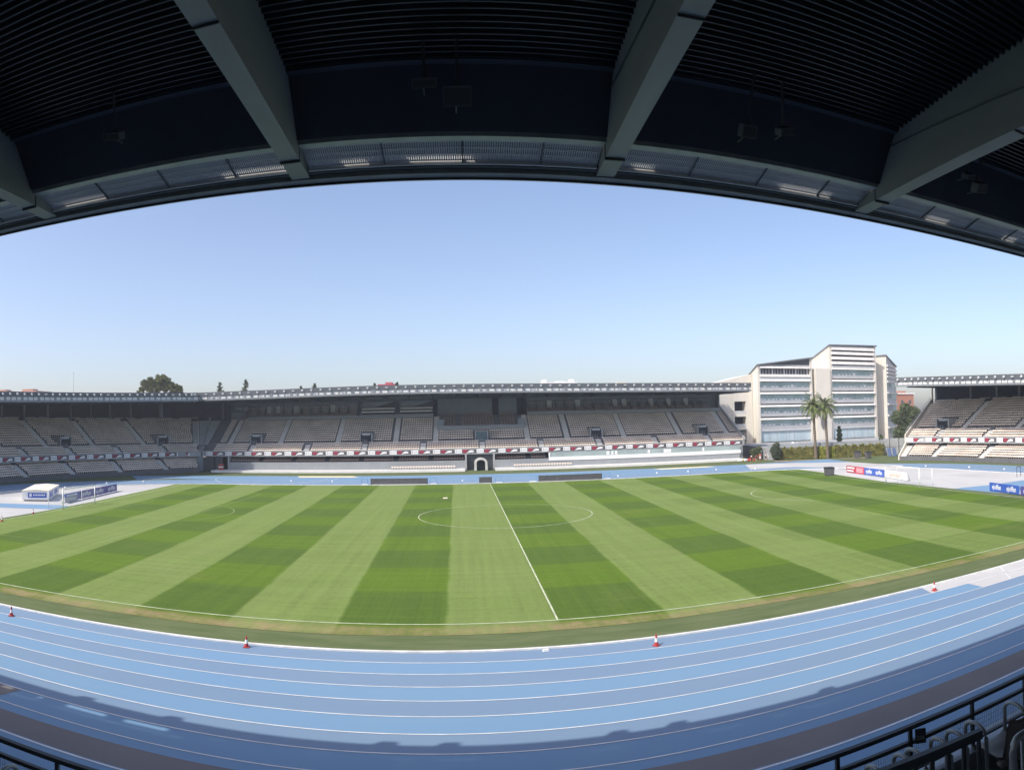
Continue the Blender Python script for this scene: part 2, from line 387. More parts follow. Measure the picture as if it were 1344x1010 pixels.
# curved marks on the far blue
for x, s in ((-64, 1), (-49, -1), (-33, 1), (-31, 1), (52, -1)):
    strip(b, [(x + s * 5 * math.sin(t * 0.2) - s * 2, 42 + t * 1.5) for t in range(9)], 0.12, 0.010)
strip(b, oval(18.6)[8:42], 0.08, 0.002)
structure('lane_line', b, PAINT)
b = MB()
for off, c in ((0.0, 0),):
    A, B = oval(-0.09), oval(0.06); n = len(A)
    for i in range(n):
        j = (i + 1) % n
        b.hexa([(*A[i], -0.02), (*B[i], -0.02), (*B[j], -0.02), (*A[j], -0.02), (*A[i], 0.06), (*B[i], 0.06), (*B[j], 0.06), (*A[j], 0.06)])
structure('track_kerb', b, PAINT)
b = MB(); Z = 0.003
GX = 50.3
def gl(y): return GX + 0.0 * y
strip(b, [(-GX + 1, -38.26), (GX - 3.5, -38.26)], 0.10, Z); strip(b, [(-GX - 2, 38.3), (GX + 3, 38.3)], 0.14, Z)
strip(b, [(0, -38.2), (0, 38.2)], 0.09, Z)
strip(b, [(9.15 * math.cos(t * PI / 32), 9.15 * math.sin(t * PI / 32)) for t in range(64)], 0.09, Z, closed=True)
for s in (-1, 1):
    strip(b, [(s * (GX - 1), -38.2), (s * GX, 0), (s * (GX + 2), 38.2)], 0.12, Z)
    for dx, hy in ((16.5, 23.3), (5.5, 10.3)):
        strip(b, [(s * GX, -hy), (s * (GX - dx), -hy), (s * (GX - dx), hy), (s * (GX + 0.6), hy)], 0.10, Z, 1)
    dy = 2.6 if s > 0 else 0
    strip(b, [(s * (GX - 11 - 9.15 * math.cos(a)), 9.15 * math.sin(a) + dy) for a in (math.radians(q) for q in range(-53, 54, 6))], 0.10, Z, 1 if s < 0 else 0)
structure('pitch_marking', b, [mat('worn_white_line', (0.46, 0.50, 0.34), 0.9, noise=0.35, scale=1.2, detail=8), FADED])

# ================================================================== GRANDSTANDS
class Path:
    def __init__(s, pts, ds):
        P = [Vector(p) for p in pts]; d = []
        for i in range(len(P) - 1):                         # Catmull-Rom, finely sampled
            a, b_, c, e = P[max(i - 1, 0)], P[i], P[i + 1], P[min(i + 2, len(P) - 1)]
            for k in range(40):
                t = k / 40
                d.append(0.5 * ((2 * b_) + (c - a) * t + (2 * a - 5 * b_ + 4 * c - e) * t * t + (3 * b_ - a - 3 * c + e) * t ** 3))
        d.append(P[-1]); s.d = d; s.s = [0.0]
        for i in range(len(d) - 1): s.s.append(s.s[-1] + (d[i + 1] - d[i]).length)
        s.L = s.s[-1]; s.ds = ds
    def at(s, q):
        q = min(max(q, 0), s.L); lo, hi = 0, len(s.s) - 1
        while hi - lo > 1:
            k = (lo + hi) // 2
            if s.s[k] <= q: lo = k
            else: hi = k
        t = (q - s.s[lo]) / (s.s[hi] - s.s[lo] + 1e-9)
        p = s.d[lo].lerp(s.d[hi], t); i0, i1 = max(lo - 12, 0), min(hi + 12, len(s.d) - 1)
        tg = (s.d[i1] - s.d[i0]).normalized()
        return p, Vector((-tg.y, tg.x)), tg
    def w(s, q, d, z):
        p, n, t = s.at(q); p = p + n * d; return Vector((p.x, p.y, z))
    def find(s, u, d, z):
        best = min((abs(pixel(s.w(q * s.L / 800, d, z))[0] - u), q * s.L / 800) for q in range(801)); return best[1]
    def sweep(s, b, prof, q0, q1, mi=0, zf=None, cap=True):  # prof: closed list of (d, z)
        n = max(1, int(math.ceil((q1 - q0) / s.ds))); rings = []
        for i in range(n + 1):
            q = q0 + (q1 - q0) * i / n; dz = zf(q) if zf else 0
            rings.append([s.w(q, d, z + dz) for d, z in prof])
        b.ring(rings, mi, cap)
    def box(s, b, q0, q1, d0, d1, z0, z1, mi=0):
        a = [s.w(q0, d0, z0), s.w(q1, d0, z0), s.w(q1, d1, z0), s.w(q0, d1, z0)]
        b.hexa(a + [Vector((p.x, p.y, z1)) for p in a], mi)
# rows of the upper tier: floor (d, z)
ROWS = [(0.75 + 0.8 * i, 4.40 + 0.45 * i) for i in range(4)]
GANG = (3.75, 5.15, 6.0)
UROWS = [(5.55 + 0.8 * j, 6.5 + 0.5 * j) for j in range(12)]
LROWS = [(-2.6 + 0.72 * k, 0.75 + 0.40 * k) for k in range(6)]
def upper_profile():
    p = [(0.22, 3.45), (0.22, 4.40)]
    for i, (d, z) in enumerate(ROWS):
        p += [(d - 0.4 if i else 0.22, z), (d + 0.4, z)]
    p += [(GANG[0], GANG[2]), (GANG[1], GANG[2])]
    for d, z in UROWS: p += [(d - 0.4, z), (d + 0.4, z)]
    p += [(15.6, UROWS[-1][1]), (15.6, 10.6), (14.2, 10.6), (3.2, 3.45)]
    q = []
    for x in p:
        if not q or (abs(x[0] - q[-1][0]) + abs(x[1] - q[-1][1])) > 1e-4: q.append(x)
    return q
def lower_profile():
    p = [(-3.3, -0.05), (-3.3, 0.75)]
    for k, (d, z) in enumerate(LROWS): p += [(d - 0.36 if k else -3.3, z), (d + 0.36, z)]
    return p + [(2.6, LROWS[-1][1]), (2.6, -0.05)]
def seat_mesh():
    b = MB()
    b.hexa([(-0.235, -0.22, 0.36), (0.235, -0.22, 0.36), (0.19, 0.18, 0.34), (-0.19, 0.18, 0.34), (-0.24, -0.23, 0.42), (0.24, -0.23, 0.42), (0.20, 0.19, 0.40), (-0.20, 0.19, 0.40)])
    o = [(-0.22, 0.38), (0.22, 0.38), (0.238, 0.54), (0.19, 0.64), (-0.19, 0.64), (-0.238, 0.54)]
    b.ring([[(x, 0.16 + (z - 0.38) * 0.25, z) for x, z in o], [(x, 0.21 + (z - 0.38) * 0.25, z) for x, z in o]])
    b.box(-0.03, 0.0, 0.0, 0.03, 0.12, 0.36)
    return b
SEATMB = seat_mesh(); SEATME = SEATMB.mesh('seat', SEAT)
SEATBR = SEATMB.mesh('seat_brown', SEAT_D)
def frame_at(path, q, d, z):
    p, n, t = path.at(q); p = p + n * d
    return Matrix(((t.x, n.x, 0, p.x), (t.y, n.y, 0, p.y), (0, 0, 1, z), (0, 0, 0, 1)))
def place_seats(root, path, spots, limit=100, me=None, mb=None, mats=None):
    spots = sorted(spots, key=lambda M: (M.translation - CAM).length)
    for M in spots[:limit]:
        o = bpy.data.objects.new('seat', me or SEATME); COL.objects.link(o); o.parent = root
        M2 = M.copy(); M2.translation -= root.location; o.matrix_basis = M2
    b = MB()
    for M in spots[limit:]: b.add(mb or SEATMB, M)
    if b.f: tag(b.build('seat_block', mats or SEAT, root), kind='stuff')
def terrace(root, path, q0, q1, aisles_u, aisles_l, voms, low=True, low_aisles=(), skip=None, spacing=0.52):
    """tiers, stairs, vomitories and seats of one stand"""
    b = MB(); path.sweep(b, upper_profile(), q0, q1); b.build('upper_terrace', CONC_SHADE, root)
    b = MB(); path.sweep(b, [(0, 3.42), (0, 4.72), (0.2, 4.72), (0.2, 3.42)], q0, q1); b.build('parapet', CONC, root)
    spots = []
    for q in aisles_u:
        b = MB()
        for d, z in UROWS: path.box(b, q - 0.6, q + 0.6, d - 0.42, d + 0.37, z - 0.51, z + 0.02); path.box(b, q - 0.6, q + 0.6, d - 0.75, d - 0.42, z - 0.5, z - 0.24)
        b.build('stair', CONC_L, root)
    for q in aisles_l:
        b = MB()
        for d, z in ROWS: path.box(b, q - 0.6, q + 0.6, d - 0.42, d + 0.06, z - 0.44, z + 0.02); path.box(b, q - 0.6, q + 0.6, d + 0.06, d + 0.385, z - 0.4, z + 0.23)
        b.build('stair', CONC_L, root)
    for q in voms:
        b = MB()
        for sg in (-1, 1): path.box(b, q + sg * 1.35 - 0.13, q + sg * 1.35 + 0.13, 4.7, 7.9, 6.0, 8.45)
        path.box(b, q - 1.22, q + 1.22, 5.05, 7.9, 8.22, 8.42)
        v = b.build('vomitory', CONC, root)
        b = MB(); path.box(b, q - 1.22, q + 1.22, 5.08, 5.12, 6.0, 8.3); b.build('opening_shade_panel', DARKV, v)  # near-black panel stands in for the shade inside the opening
        b = MB(); 
        path.box(b, q - 0.9, q + 0.9, 5.0, 5.06, 7.95, 8.2)
        b.build('lit_detail_panel', GALV, v)  # pale strip stands in for lit detail inside the opening
        b = MB()
        for zz in (6.5, 6.95): b.tube([path.w(q - 0.9, 4.6, zz), path.w(q + 0.2, 4.6, zz)], 0.03, 5)
        for qq in (-0.9, -0.35, 0.2): b.tube([path.w(q + qq, 4.6, 6.0), path.w(q + qq, 4.6, 6.98)], 0.03, 5)
        b.build('guard_rail', GALV, v)
    b = MB()                                                # gangway rail
    cuts = sorted(aisles_l)
    for z in (5.95, 6.35):
        path.sweep(b, [(3.28, z), (3.28, z + 0.05), (3.33, z + 0.05), (3.33, z)], q0 + 0.4, q1 - 0.4)
    q = q0 + 0.5
    while q < q1: path.box(b, q - 0.025, q + 0.025, 3.28, 3.33, 5.75, 6.4); q += 2.1
    b.build('gangway_rail', GALV, root)
    def row(d):                                             # evenly spaced along the row itself, however the stand bends
        q = q0 + 0.5
        while q < q1 - 0.4:
            yield q
            q += spacing / max(0.3, (path.w(min(q + 0.3, path.L), d, 0) - path.w(min(q, path.L - 0.3), d, 0)).length / 0.3)
    for d, z in ROWS:
        for q in row(d):
            if all(abs(q - a) > 0.85 for a in aisles_l) and not (skip and skip(q, d, z)): spots.append(frame_at(path, q, d, z))
    for j, (d, z) in enumerate(UROWS):
        for q in row(d):
            if all(abs(q - a) > 0.85 for a in aisles_u) and not (j < 4 and any(abs(q - a) < 1.72 for a in voms)) and not (skip and skip(q, d, z)):
                spots.append(frame_at(path, q, d, z))
    if low:
        b = MB(); path.sweep(b, lower_profile(), q0, q1); b.build('lower_terrace', CONC_SHADE, root)
        for a in low_aisles:
            b = MB()
            for d, z in LROWS: path.box(b, a - 0.65, a + 0.65, d - 0.38, d + 0.06, z - 0.42, z + 0.02); path.box(b, a - 0.65, a + 0.65, d + 0.06, d + 0.345, z - 0.3, z + 0.2)
            b.build('stair', CONC_L, root)
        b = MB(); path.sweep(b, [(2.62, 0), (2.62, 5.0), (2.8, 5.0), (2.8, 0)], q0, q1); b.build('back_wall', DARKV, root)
        for d, z in LROWS:
            for q in row(d):
                if all(abs(q - a) > 0.95 for a in low_aisles): spots.append(frame_at(path, q, d, z))
        q = q0 + 1.2
        while q < q1:
            b = MB(); path.box(b, q - 0.2, q + 0.2, 1.6, 2.1, 2.2, 3.45); b.build('column', CONC, root); q += 6.5
    place_seats(root, path, spots)
def roof(root, path, q0, q1, zf, ov=6.0, back=18.0, pitch=1.52, kind='main'):
    """cantilever roof with a deep fascia: edge beam above, recessed white louvres, lower lip"""
    b = MB()
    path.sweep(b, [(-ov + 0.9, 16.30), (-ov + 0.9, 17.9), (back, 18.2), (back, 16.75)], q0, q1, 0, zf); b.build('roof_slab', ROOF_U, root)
    b = MB(); path.sweep(b, [(-ov, 17.16), (-ov - 0.04, 18.12), (-ov + 0.86, 18.14), (-ov + 0.86, 17.16)], q0, q1, 0, zf); b.build('edge_beam', mat('dark_fascia', (0.105, 0.115, 0.125), 0.6, noise=0.08, scale=0.7), root)
    b = MB(); path.sweep(b, [(-ov - 0.05, 16.18), (-ov - 0.05, 16.52), (-ov + 0.86, 16.60), (-ov + 0.86, 16.18)], q0, q1, 0, zf); b.build('lower_lip', ROOF_F, root)
    b = MB(); path.sweep(b, [(-ov + 0.08, 16.56), (-ov + 0.14, 17.15), (-ov + 0.20, 17.15), (-ov + 0.14, 16.56)], q0 + 0.02, q1 - 0.02, 0, zf); b.build('louvre', LOUV, root)
    b = MB(); q = q0 + 0.4; k = 0
    while q < q1 - 0.2:
        wd = 0.09 if k % 3 else 0.28
        z = zf(q) if zf else 0
        path.box(b, q - wd, q + wd, -ov - 0.02, -ov + 0.07, 16.54 + z, 17.17 + z); q += pitch; k += 1
    build_each(b, 'bracket', ROOF_F, root)
    b = MB(); q = q0 + 2.5
    while q < q1:
        z = zf(q) if zf else 0
        p0, p1 = path.w(q, -ov + 1.2, 16.25 + z), path.w(q, back - 1, 16.55 + z); b.bar(p0, p1, 0.35, 0.5); q += 5.6
    b.build('roof_rib', ROOF_U, root)
def lamp_proto(name, label, group):
    t = thing(name, label, 'floodlight', group=group)
    b = MB(); b.ring([[(0.21 * math.cos(a * PI / 6), y, 0.21 * math.sin(a * PI / 6)) for a in range(12)] for y in (-0.10, 0.10)]); b.build('housing', WHITE, t)
    b = MB(); b.ring([[(0.15 * math.cos(a * PI / 6), y, 0.15 * math.sin(a * PI / 6)) for a in range(12)] for y in (-0.125, -0.105)]); b.build('lens', GALV, t)
    b = MB(); b.box(-0.03, 0.1, -0.03, 0.03, 0.34, 0.03); b.build('bracket', GALV, t)
    return t
def flat_lamp(name, label, group):
    t = thing(name, label, 'floodlight', group=group)
    b = MB(); b.hexa([(-0.30, -0.10, -0.07), (0.30, -0.10, -0.07), (0.27, 0.10, -0.07), (-0.27, 0.10, -0.07), (-0.30, -0.13, 0.07), (0.30, -0.13, 0.07), (0.25, 0.1, 0.1), (-0.25, 0.1, 0.1)]); b.build('housing', WHITE, t)
    b = MB(); b.box(-0.03, 0.1, -0.03, 0.03, 0.34, 0.03); b.build('bracket', GALV, t)
    return t
def lamps(path, q0, q1, step, ov, zf, where, flat_every=5):
    a = lamp_proto('round_floodlight', 'small round white floodlight on the roof edge of ' + where, 'round floodlights along the roof edge of ' + where)
    c = flat_lamp('flat_floodlight', 'small flat white floodlight lying along the roof edge of ' + where, 'flat floodlights along the roof edge of ' + where)
    ua = uc = False; q = q0; k = 0
    while q <= q1:
        fl = (k * 7 + 3) % flat_every == 0 or (k % 11 == 6)
        src, used = (c, uc) if fl else (a, ua)
        o = copy_tree(src) if used else src
        if fl: uc = True
        else: ua = True
        o.matrix_world = frame_at(path, q, -ov - 0.36, 17.66 + (zf(q) if zf else 0)); q += step; k += 1
    for o, used in ((a, ua), (c, uc)):
        if not used:
            for ch in list(o.children): bpy.data.objects.remove(ch)
            bpy.data.objects.remove(o)
def board_protos(where):
    t = thing('white_sponsor_board', 'white sponsor board with small grey lettering on the parapet of ' + where, 'sponsor board', group='white sponsor boards on the parapet of ' + where)
    b = MB(); b.box(-0.76, -0.06, -0.43, 0.76, 0, 0.43); b.build('panel', WHITE, t)
    b = MB(); b.box(-0.55, -0.07, -0.28, -0.38, -0.061, 0.3)
    for k, x in enumerate((-0.22, -0.05, 0.12, 0.29, 0.46)): b.box(x, -0.07, -0.12, x + 0.10, -0.061, 0.10 + 0.04 * (k % 2))
    b.build('lettering', mat('grey_ink', (0.42, 0.42, 0.44)), t)
    r = thing('crimson_sponsor_board', 'crimson sponsor board with white streak on the parapet of ' + where, 'sponsor board', group='crimson sponsor boards on the parapet of ' + where)
    b = MB(); b.box(-1.52, -0.05, -0.36, 1.52, 0, 0.36); b.build('panel', [mat('dark_board', (0.10, 0.085, 0.09), 0.6)], r)
    b = MB()
    b.ring([[(x, y, z) for x, z in ((-1.45, -0.15), (-1.15, -0.39), (-0.75, -0.39), (-0.3, 0.0), (-0.45, 0.36), (-1.15, 0.38), (-1.45, 0.2))] for y in (-0.072, -0.052)][::-1])
    b.build('emblem', DRED, r)
    b = MB(); b.ring([[(x, y, z) for x, z in ((-0.62, -0.42), (0.0, -0.3), (0.95, -0.22), (1.0, 0.12), (0.35, 0.22), (0.0, 0.1), (-0.25, -0.1))] for y in (-0.085, -0.074)][::-1])
    b.build('streak', WHITE, r)
    return t, r
def boards(path, q0, q1, where, step=4.75):
    A, B = board_protos(where); first = True; q = q0
    while q < q1:
        for src, dq, half in ((A, 0.0, 0.76), (B, 2.38, 1.52)):
            if q + dq + half > q1: continue
            o = src if first else copy_tree(src)
            o.matrix_world = frame_at(path, q + dq, -0.012, 4.10)
        first = False; q += step
def roof_fit(path, ov, table):
    """height offset of the roof along a path, from where its lower edge runs"""
    def zf(q):
        p = path.w(q, -ov, 0); u, _ = pixel(p); t = table
        if u <= t[0][0]: v = t[0][1]
        elif u >= t[-1][0]: v = t[-1][1]
        else:
            for (u0, v0), (u1, v1) in zip(t, t[1:]):
                if u0 <= u <= u1: v = v0 + (v1 - v0) * (u - u0) / (u1 - u0); break
        lo, hi = 5, 40
        for _ in range(40):
            z = (lo + hi) / 2
            if pixel((p.x, p.y, z))[1] > v: lo = z
            else: hi = z
        return lo - 16.18
    n = 24; tab = [zf(path.L * i / n) for i in range(n + 1)]
    tab = [sum(tab[max(i - 2, 0):i + 3]) / len(tab[max(i - 2, 0):i + 3]) for i in range(n + 1)]
    def f(q):
        x = min(max(q / path.L * n, 0), n - 1e-6); i = int(x); return tab[i] + (tab[i + 1] - tab[i]) * (x - i)
    return f
# ---------------- the long stand opposite
MX = -64.5; PM = Path([(MX + (125.8) * i / 8, 74) for i in range(9)], 6); qx = lambda x: x - MX
main = thing('grandstand', 'long two-tier grandstand on the far side with glazed boxes under its roof', 'grandstand', (0, 74, 0), world=True)
AU = [qx(x) for x in (-59, -46.5, -32.8, -19.5, -10.4, 10.4, 19.5, 32.8, 46.5, 58.6)]
AL = [qx(13.1 * k) for k in range(-4, 5)]; VM = [qx(26.2 * k) for k in (-2, -1, 0, 1, 2)]
def skip_main(q, d, z):
    x = q + MX
    if d > 9 and -10.2 < x < 10.2: return True
    if d > 13.6: return True
    return x < -61.5
terrace(main, PM, 0, PM.L, AU, AL, VM, low=False, skip=skip_main)
zm = roof_fit(PM, 4.0, [(270, 526), (300, 525.3), (400, 521), (500, 517.3), (600, 515.6), (700, 514.8), (800, 514.3), (900, 513.6), (990, 513)])
roof(main, PM, 0, PM.L + 0.2, zm, ov=4.0, back=18.4)
b = MB(); b.box(MX, 91.8, 0, 61.3, 92.4, 17.2); b.build('rear_wall', WALLG, main)
b = MB(); b.box(MX - 0.2, 89.0, 0, MX + 0.1, 92.0, 16.8); b.box(61.0, 89.6, 12, 61.3, 91.8, 16.6); build_each(b, 'side_wall', WALLG, main)
for x in (61.05,):
    b = MB(); b.ring([[(x + k, 74.0, 3.5), (x + k, 74.0, 5.2), (x + k, 77.5, 7.0), (x + k, 89.4, 13.3), (x + k, 89.4, 10.6), (x + k, 77.2, 3.45)] for k in (0, 0.25)]); b.build('end_wall', CONC, main)
b = MB()
for k in range(12): b.tube([(61.2, 74.3 + k * 1.3, 5.2 + k * 0.62), (61.2, 74.3 + k * 1.3, 6.1 + k * 0.62)], 0.03, 5)
b.tube([(61.2, 74.3, 6.1), (61.2, 88.6, 12.95)], 0.035, 5); b.build('end_rail', GALV, main)
# glazed boxes with two rows of seats each, and the ledge in front of them
b = MB()
for x0, x1 in ((-57.5, -29.2), (-29.0, -11.2), (11.2, 60.8)): b.box(x0, 87.66, 11.9, x1, 87.86, 12.75)
b.build('box_ledge', PANEL, main)
box_rows = [MB(), MB()]
for rw, dy, z in ((0, 14.4, 12.55), (1, 15.2, 13.0)):
    for k in range(4): box_rows[rw].add(SEATMB, Matrix.Translation((-0.82 + 0.55 * k, 74 + dy, z)), 0)
bx = []; x = -56.9
while x < -30: bx.append(x); x += 2.35
x = 12.6
while x < 58.6: bx.append(x); x += 2.35
m_part = MB(); m_part.hexa([(-1.19, 87.9, 12.1), (-1.08, 87.9, 12.1), (-1.08, 91.7, 12.1), (-1.19, 91.7, 12.1), (-1.19, 88.3, 13.6), (-1.08, 88.3, 13.6), (-1.08, 91.7, 15.9), (-1.19, 91.7, 15.9)])
m_part.box(-1.08, 88.3, 12.0, 1.19, 91.6, 12.55); m_part.box(-1.08, 88.9, 12.55, 1.19, 91.6, 13.0); m_part.box(-1.08, 90.6, 13.0, 1.19, 90.72, 13.35); m_part.box(-1.08, 90.6, 15.7, 1.19, 90.72, 16.3)
m_part = m_part.mesh('press_box', WALLG); m_win = MB(); m_win.box(-1.06, 90.64, 13.35, 1.17, 90.68, 15.7); m_win = m_win.mesh('window', GLASS)
m_fr = MB()
for q in (-1.0, 0.06, 1.1): m_fr.box(q - 0.04, 90.58, 13.35, q + 0.04, 90.64, 15.7)
m_fr.box(-1.06, 90.58, 14.9, 1.17, 90.63, 14.98); m_fr = m_fr.mesh('window_frame', PANEL)
m_seat = [q.mesh('seat_row', SEAT_D) for q in box_rows]
for i, x in enumerate(bx):
    p = part('press_box', m_part, main, (x, 0, 0)); p.location = Vector((x, 0, 0)) - main.location
    for nm, me in (('window', m_win), ('window_frame', m_fr), ('seat_row', m_seat[0]), ('seat_row', m_seat[1])):
        o = bpy.data.objects.new(nm, me); COL.objects.link(o); o.parent = p
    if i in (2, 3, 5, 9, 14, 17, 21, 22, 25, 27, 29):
        q = MB(); q.box(-0.9, 90.5, 13.5, 0.3, 90.56, 15.5); q.build('blind_or_reflection', SPAN, p)  # pale panels stand in for bright reflections in the box windows
# studio window left end, press desks, presidential box
b = MB(); b.box(-66.2 + 2, 90.0, 12.2, -57.6, 90.2, 14.0); b.box(-62.5, 90.0, 15.9, -57.6, 90.2, 16.5); b.build('studio_wall', WALLG, main)
b = MB(); b.box(-62.5, 90.05, 14.0, -57.7, 90.12, 15.9); w_ = b.build('studio_window', GLASS, main)
b = MB(); b.ring([[(x, y, z) for x, z in ((-62.0, 15.5), (-59.6, 15.3), (-59.6, 14.3), (-61.0, 14.9))] for y in (90.0, 90.03)]); b.ring([[(x, y, z) for x, z in ((-59.3, 15.4), (-57.9, 15.5), (-57.9, 14.2), (-59.3, 14.2))] for y in (90.0, 90.03)]); b.build('blind_or_reflection', PANEL, w_)  # two pale shapes imitate reflections on the studio glass
b = MB(); b.box(MX + 0.2, 89.0, 12.2, MX + 2.0, 89.2, 16.0); b.build('stair_door', DARKV, main)
for x0, x1 in ((-28.6, -20.6), (-19.2, -11.4)):
    b = MB(); b.box(x0, 88.2, 13.25, x1, 88.9, 13.6); b.box(x0, 89.3, 14.0, x1, 90.0, 14.4); b.build('press_desk', LOUV, main)
    b = MB(); b.box(x0, 90.7, 14.6, x1, 90.8, 16.1); o = b.build('press_window', glass('clear_pane', (0.24, 0.28, 0.31), 0.2), main)
    b = MB(); b.ring([[(x0 + 3 + x, y, z) for x, z in ((0, 14.62), (5, 14.62), (5, 15.9), (3.2, 15.5))] for y in (90.64, 90.68)]); b.build('blind_or_reflection', STEEL_D, o)
    b = MB(); b.box(x0, 90.0, 12.3, x1, 90.1, 14.0); b.build('press_wall', STEEL_D, main)
b = MB(); b.box(-10.1, 82.9, 8.4, 10.1, 83.15, 9.75); b.build('presidential_front_wall', PANEL, main)
b = MB(); b.box(-10.2, 90.6, 12.2, 3.0, 90.8, 16.4); b.box(4.6, 90.6, 12.2, 9.0, 90.8, 16.4); b.build('presidential_back_wall', WALLG, main)
for x0, x1 in ((-12.0, -10.4), (3.0, 4.6), (9.0, 10.8)):
    b = MB(); b.box(x0, 90.72, 12.2, x1, 90.78, 16.2); b.build('presidential_door', DARKV, main)
b = MB(); spots = []
for j, (d, z) in enumerate(UROWS):
    if d > 9.8:
        x = -8.4
        while x < 8.4:
            if not (-6.0 < x < -4.8 or 3.4 < x < 4.8): spots.append(Matrix.Translation((x, 74 + d, z)))
            x += 0.7
for M in spots: b.add(SEATMB, M)
tag(b.build('presidential_seats', SEAT_D, main), kind='stuff')
for sx in (-1, 1):
    b = MB(); b.box(sx * 9.4 - 0.8, 83.3, 9.0, sx * 9.4 + 0.8, 83.9, 11.2); b.build('side_screen', WALLG, main)
b = MB(); b.box(-1.15, 78.9, 6.02, -0.03, 78.95, 8.2); b.box(0.03, 78.9, 6.02, 1.15, 78.95, 8.2); b.build('glass_door', glass('green_door_glass', (0.10, 0.16, 0.17), 0.2), main)
# lower front: platform, panel wall, dug-in seats, glazing, tunnel
b = MB(); b.box(-60.5, 70.2, -0.05, -3.9, 74.0, 0.42); b.box(2.6, 70.2, -0.05, 59.5, 74.0, 0.42); b.build('platform', mat('white_platform', (0.74, 0.73, 0.70), 0.8, noise=0.08, scale=0.5), main)
b = MB(); b.box(-57.2, 73.5, 0.42, -3.9, 73.75, 2.15); b.box(2.6, 73.5, 0.42, 14.4, 73.75, 2.15); b.box(14.4, 73.5, 0.42, 59.6, 73.75, 1.62); b.build('front_wall', PANEL, main)
b = MB(); b.box(14.4, 73.4, 1.62, 59.8, 73.8, 2.4); b.box(14.4, 73.4, 2.4, 14.7, 73.8, 3.4); b.build('white_band', WHITE, main)
b = MB(); b.box(14.7, 73.55, 2.4, 59.7, 73.6, 3.42); gz = b.build('ribbon_window', PALEG, main)
b = MB()
for k in range(40): b.box(15 + k * 1.14, 73.50, 2.4, 15.05 + k * 1.14, 73.55, 3.42)
build_each(b, 'mullion', GALV, gz)
b = MB()
for x0, x1 in ((27.3, 28.0), (28.4, 28.9), (29.2, 29.8), (36.8, 37.4), (40.6, 42.4), (50.0, 50.5)): b.box(x0, 73.46, 2.5, x1, 73.49, 3.3)
build_each(b, 'poster', WHITE, gz)
b = MB()
for x0, x1 in ((-57.2, -3.9), (2.6, 14.4)): b.box(x0, 73.75, 1.9, x1, 75.4, 2.1); b.box(x0, 75.4, 1.9, x1, 77.2, 2.6)
b.build('lower_terrace', STEEL_D, main)
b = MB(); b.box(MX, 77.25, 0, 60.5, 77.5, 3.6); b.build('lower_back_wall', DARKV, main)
b = MB()
for x0, x1 in ((-57, -4), (2.8, 14.2)):
    n = int((x1 - x0) / 0.55)
    for k in range(n):
        if k % 14 < 12:
            for y, z in ((74.5, 2.1), (75.9, 2.6)): b.add(SEATMB, Matrix.Translation((x0 + 0.3 + k * 0.55, y, z)))
tag(b.build('lower_seats', SEAT_D, main), kind='stuff')
b = MB(); b.box(59.4, 73.8, 0, 60.4, 80, 3.45); b.box(-57.6, 73.6, 0, -57.2, 77, 3.45); b.box(-3.9, 73.5, 0, -3.5, 77, 3.45); b.box(2.2, 73.5, 0, 2.6, 77, 3.45); build_each(b, 'pier', CONC, main)
b = MB(); b.box(-60.8, 73.9, 0, -59.0, 74.0, 3.3); b.box(-63.9, 73.9, 0, -61.2, 74.0, 3.3); b.build('service_door', STEEL_D, main)
o, i_ = [], []
for k in range(13):
    a = PI * k / 12; o.append((-0.5 + 1.35 * math.cos(a) * (1 if abs(math.cos(a)) < 0.97 else 1.02), 1.75 + 0.95 * math.sin(a))); i_.append((-0.5 + 0.92 * math.cos(a), 1.65 + 0.62 * math.sin(a)))
o = [(0.95, 0)] + o + [(-1.95, 0)]; i_ = [(0.42, 0)] + i_ + [(-1.42, 0)]
b = MB()
for k in range(len(o) - 1):
    b.hexa([(o[k][0], 71.6, o[k][1]), (o[k + 1][0], 71.6, o[k + 1][1]), (i_[k + 1][0], 71.6, i_[k + 1][1]), (i_[k][0], 71.6, i_[k][1]), (o[k][0], 73.4, o[k][1]), (o[k + 1][0], 73.4, o[k + 1][1]), (i_[k + 1][0], 73.4, i_[k + 1][1]), (i_[k][0], 73.4, i_[k][1])])
tn = b.build('player_tunnel', CONC_L, main)
b = MB(); b.box(-1.4, 73.0, 0.0, 0.4, 73.1, 2.3); b.build('tunnel_shade_panel', DARKV, tn)  # near-black sheet gives the arch its inner shade
b = MB(); b.box(-3.4, 74.6, 0.0, 2.2, 74.7, 3.4); b.build('tunnel_wall', STEEL_D, main)
boards(PM, 2.2, PM.L, 'the long far stand')
lamps(PM, 1.2, PM.L - 0.3, 2.05, 4.0, zm, 'the long far stand')
# the two rows of cream seats on the platform
for x0, n, lab in ((-19.6, 24, 'row of cream seats on the platform left of the arched tunnel'), (6.8, 22, 'row of cream seats on the platform right of the arched tunnel')):
    t = thing('seat_row', lab, 'bench', (x0, 72.2, 0.42))
    b = MB(); b.box(-0.3, -0.1, 0, n * 0.58, 0.3, 0.12); b.build('base', CONC, t)
    for k in range(n): part('seat', SEATME, t, (k * 0.58, 0, 0.08))
for k, x in enumerate((-58.9,)):
    t = thing('cabinet', 'low red and white cabinet by the left end of the far stand', 'cabinet', (x, 72.6, 0.42))
    b = MB(); b.box(-0.55, -0.3, 0, 0.55, 0.3, 0.55); b.box(-0.5, -0.28, 0.8, 0.5, 0.28, 1.35); b.build('body', mat('dull_red', (0.38, 0.07, 0.06), 0.6), t)
    b = MB(); b.box(-0.57, -0.32, 0.55, 0.57, 0.32, 0.8); b.build('lid', WHITE, t)

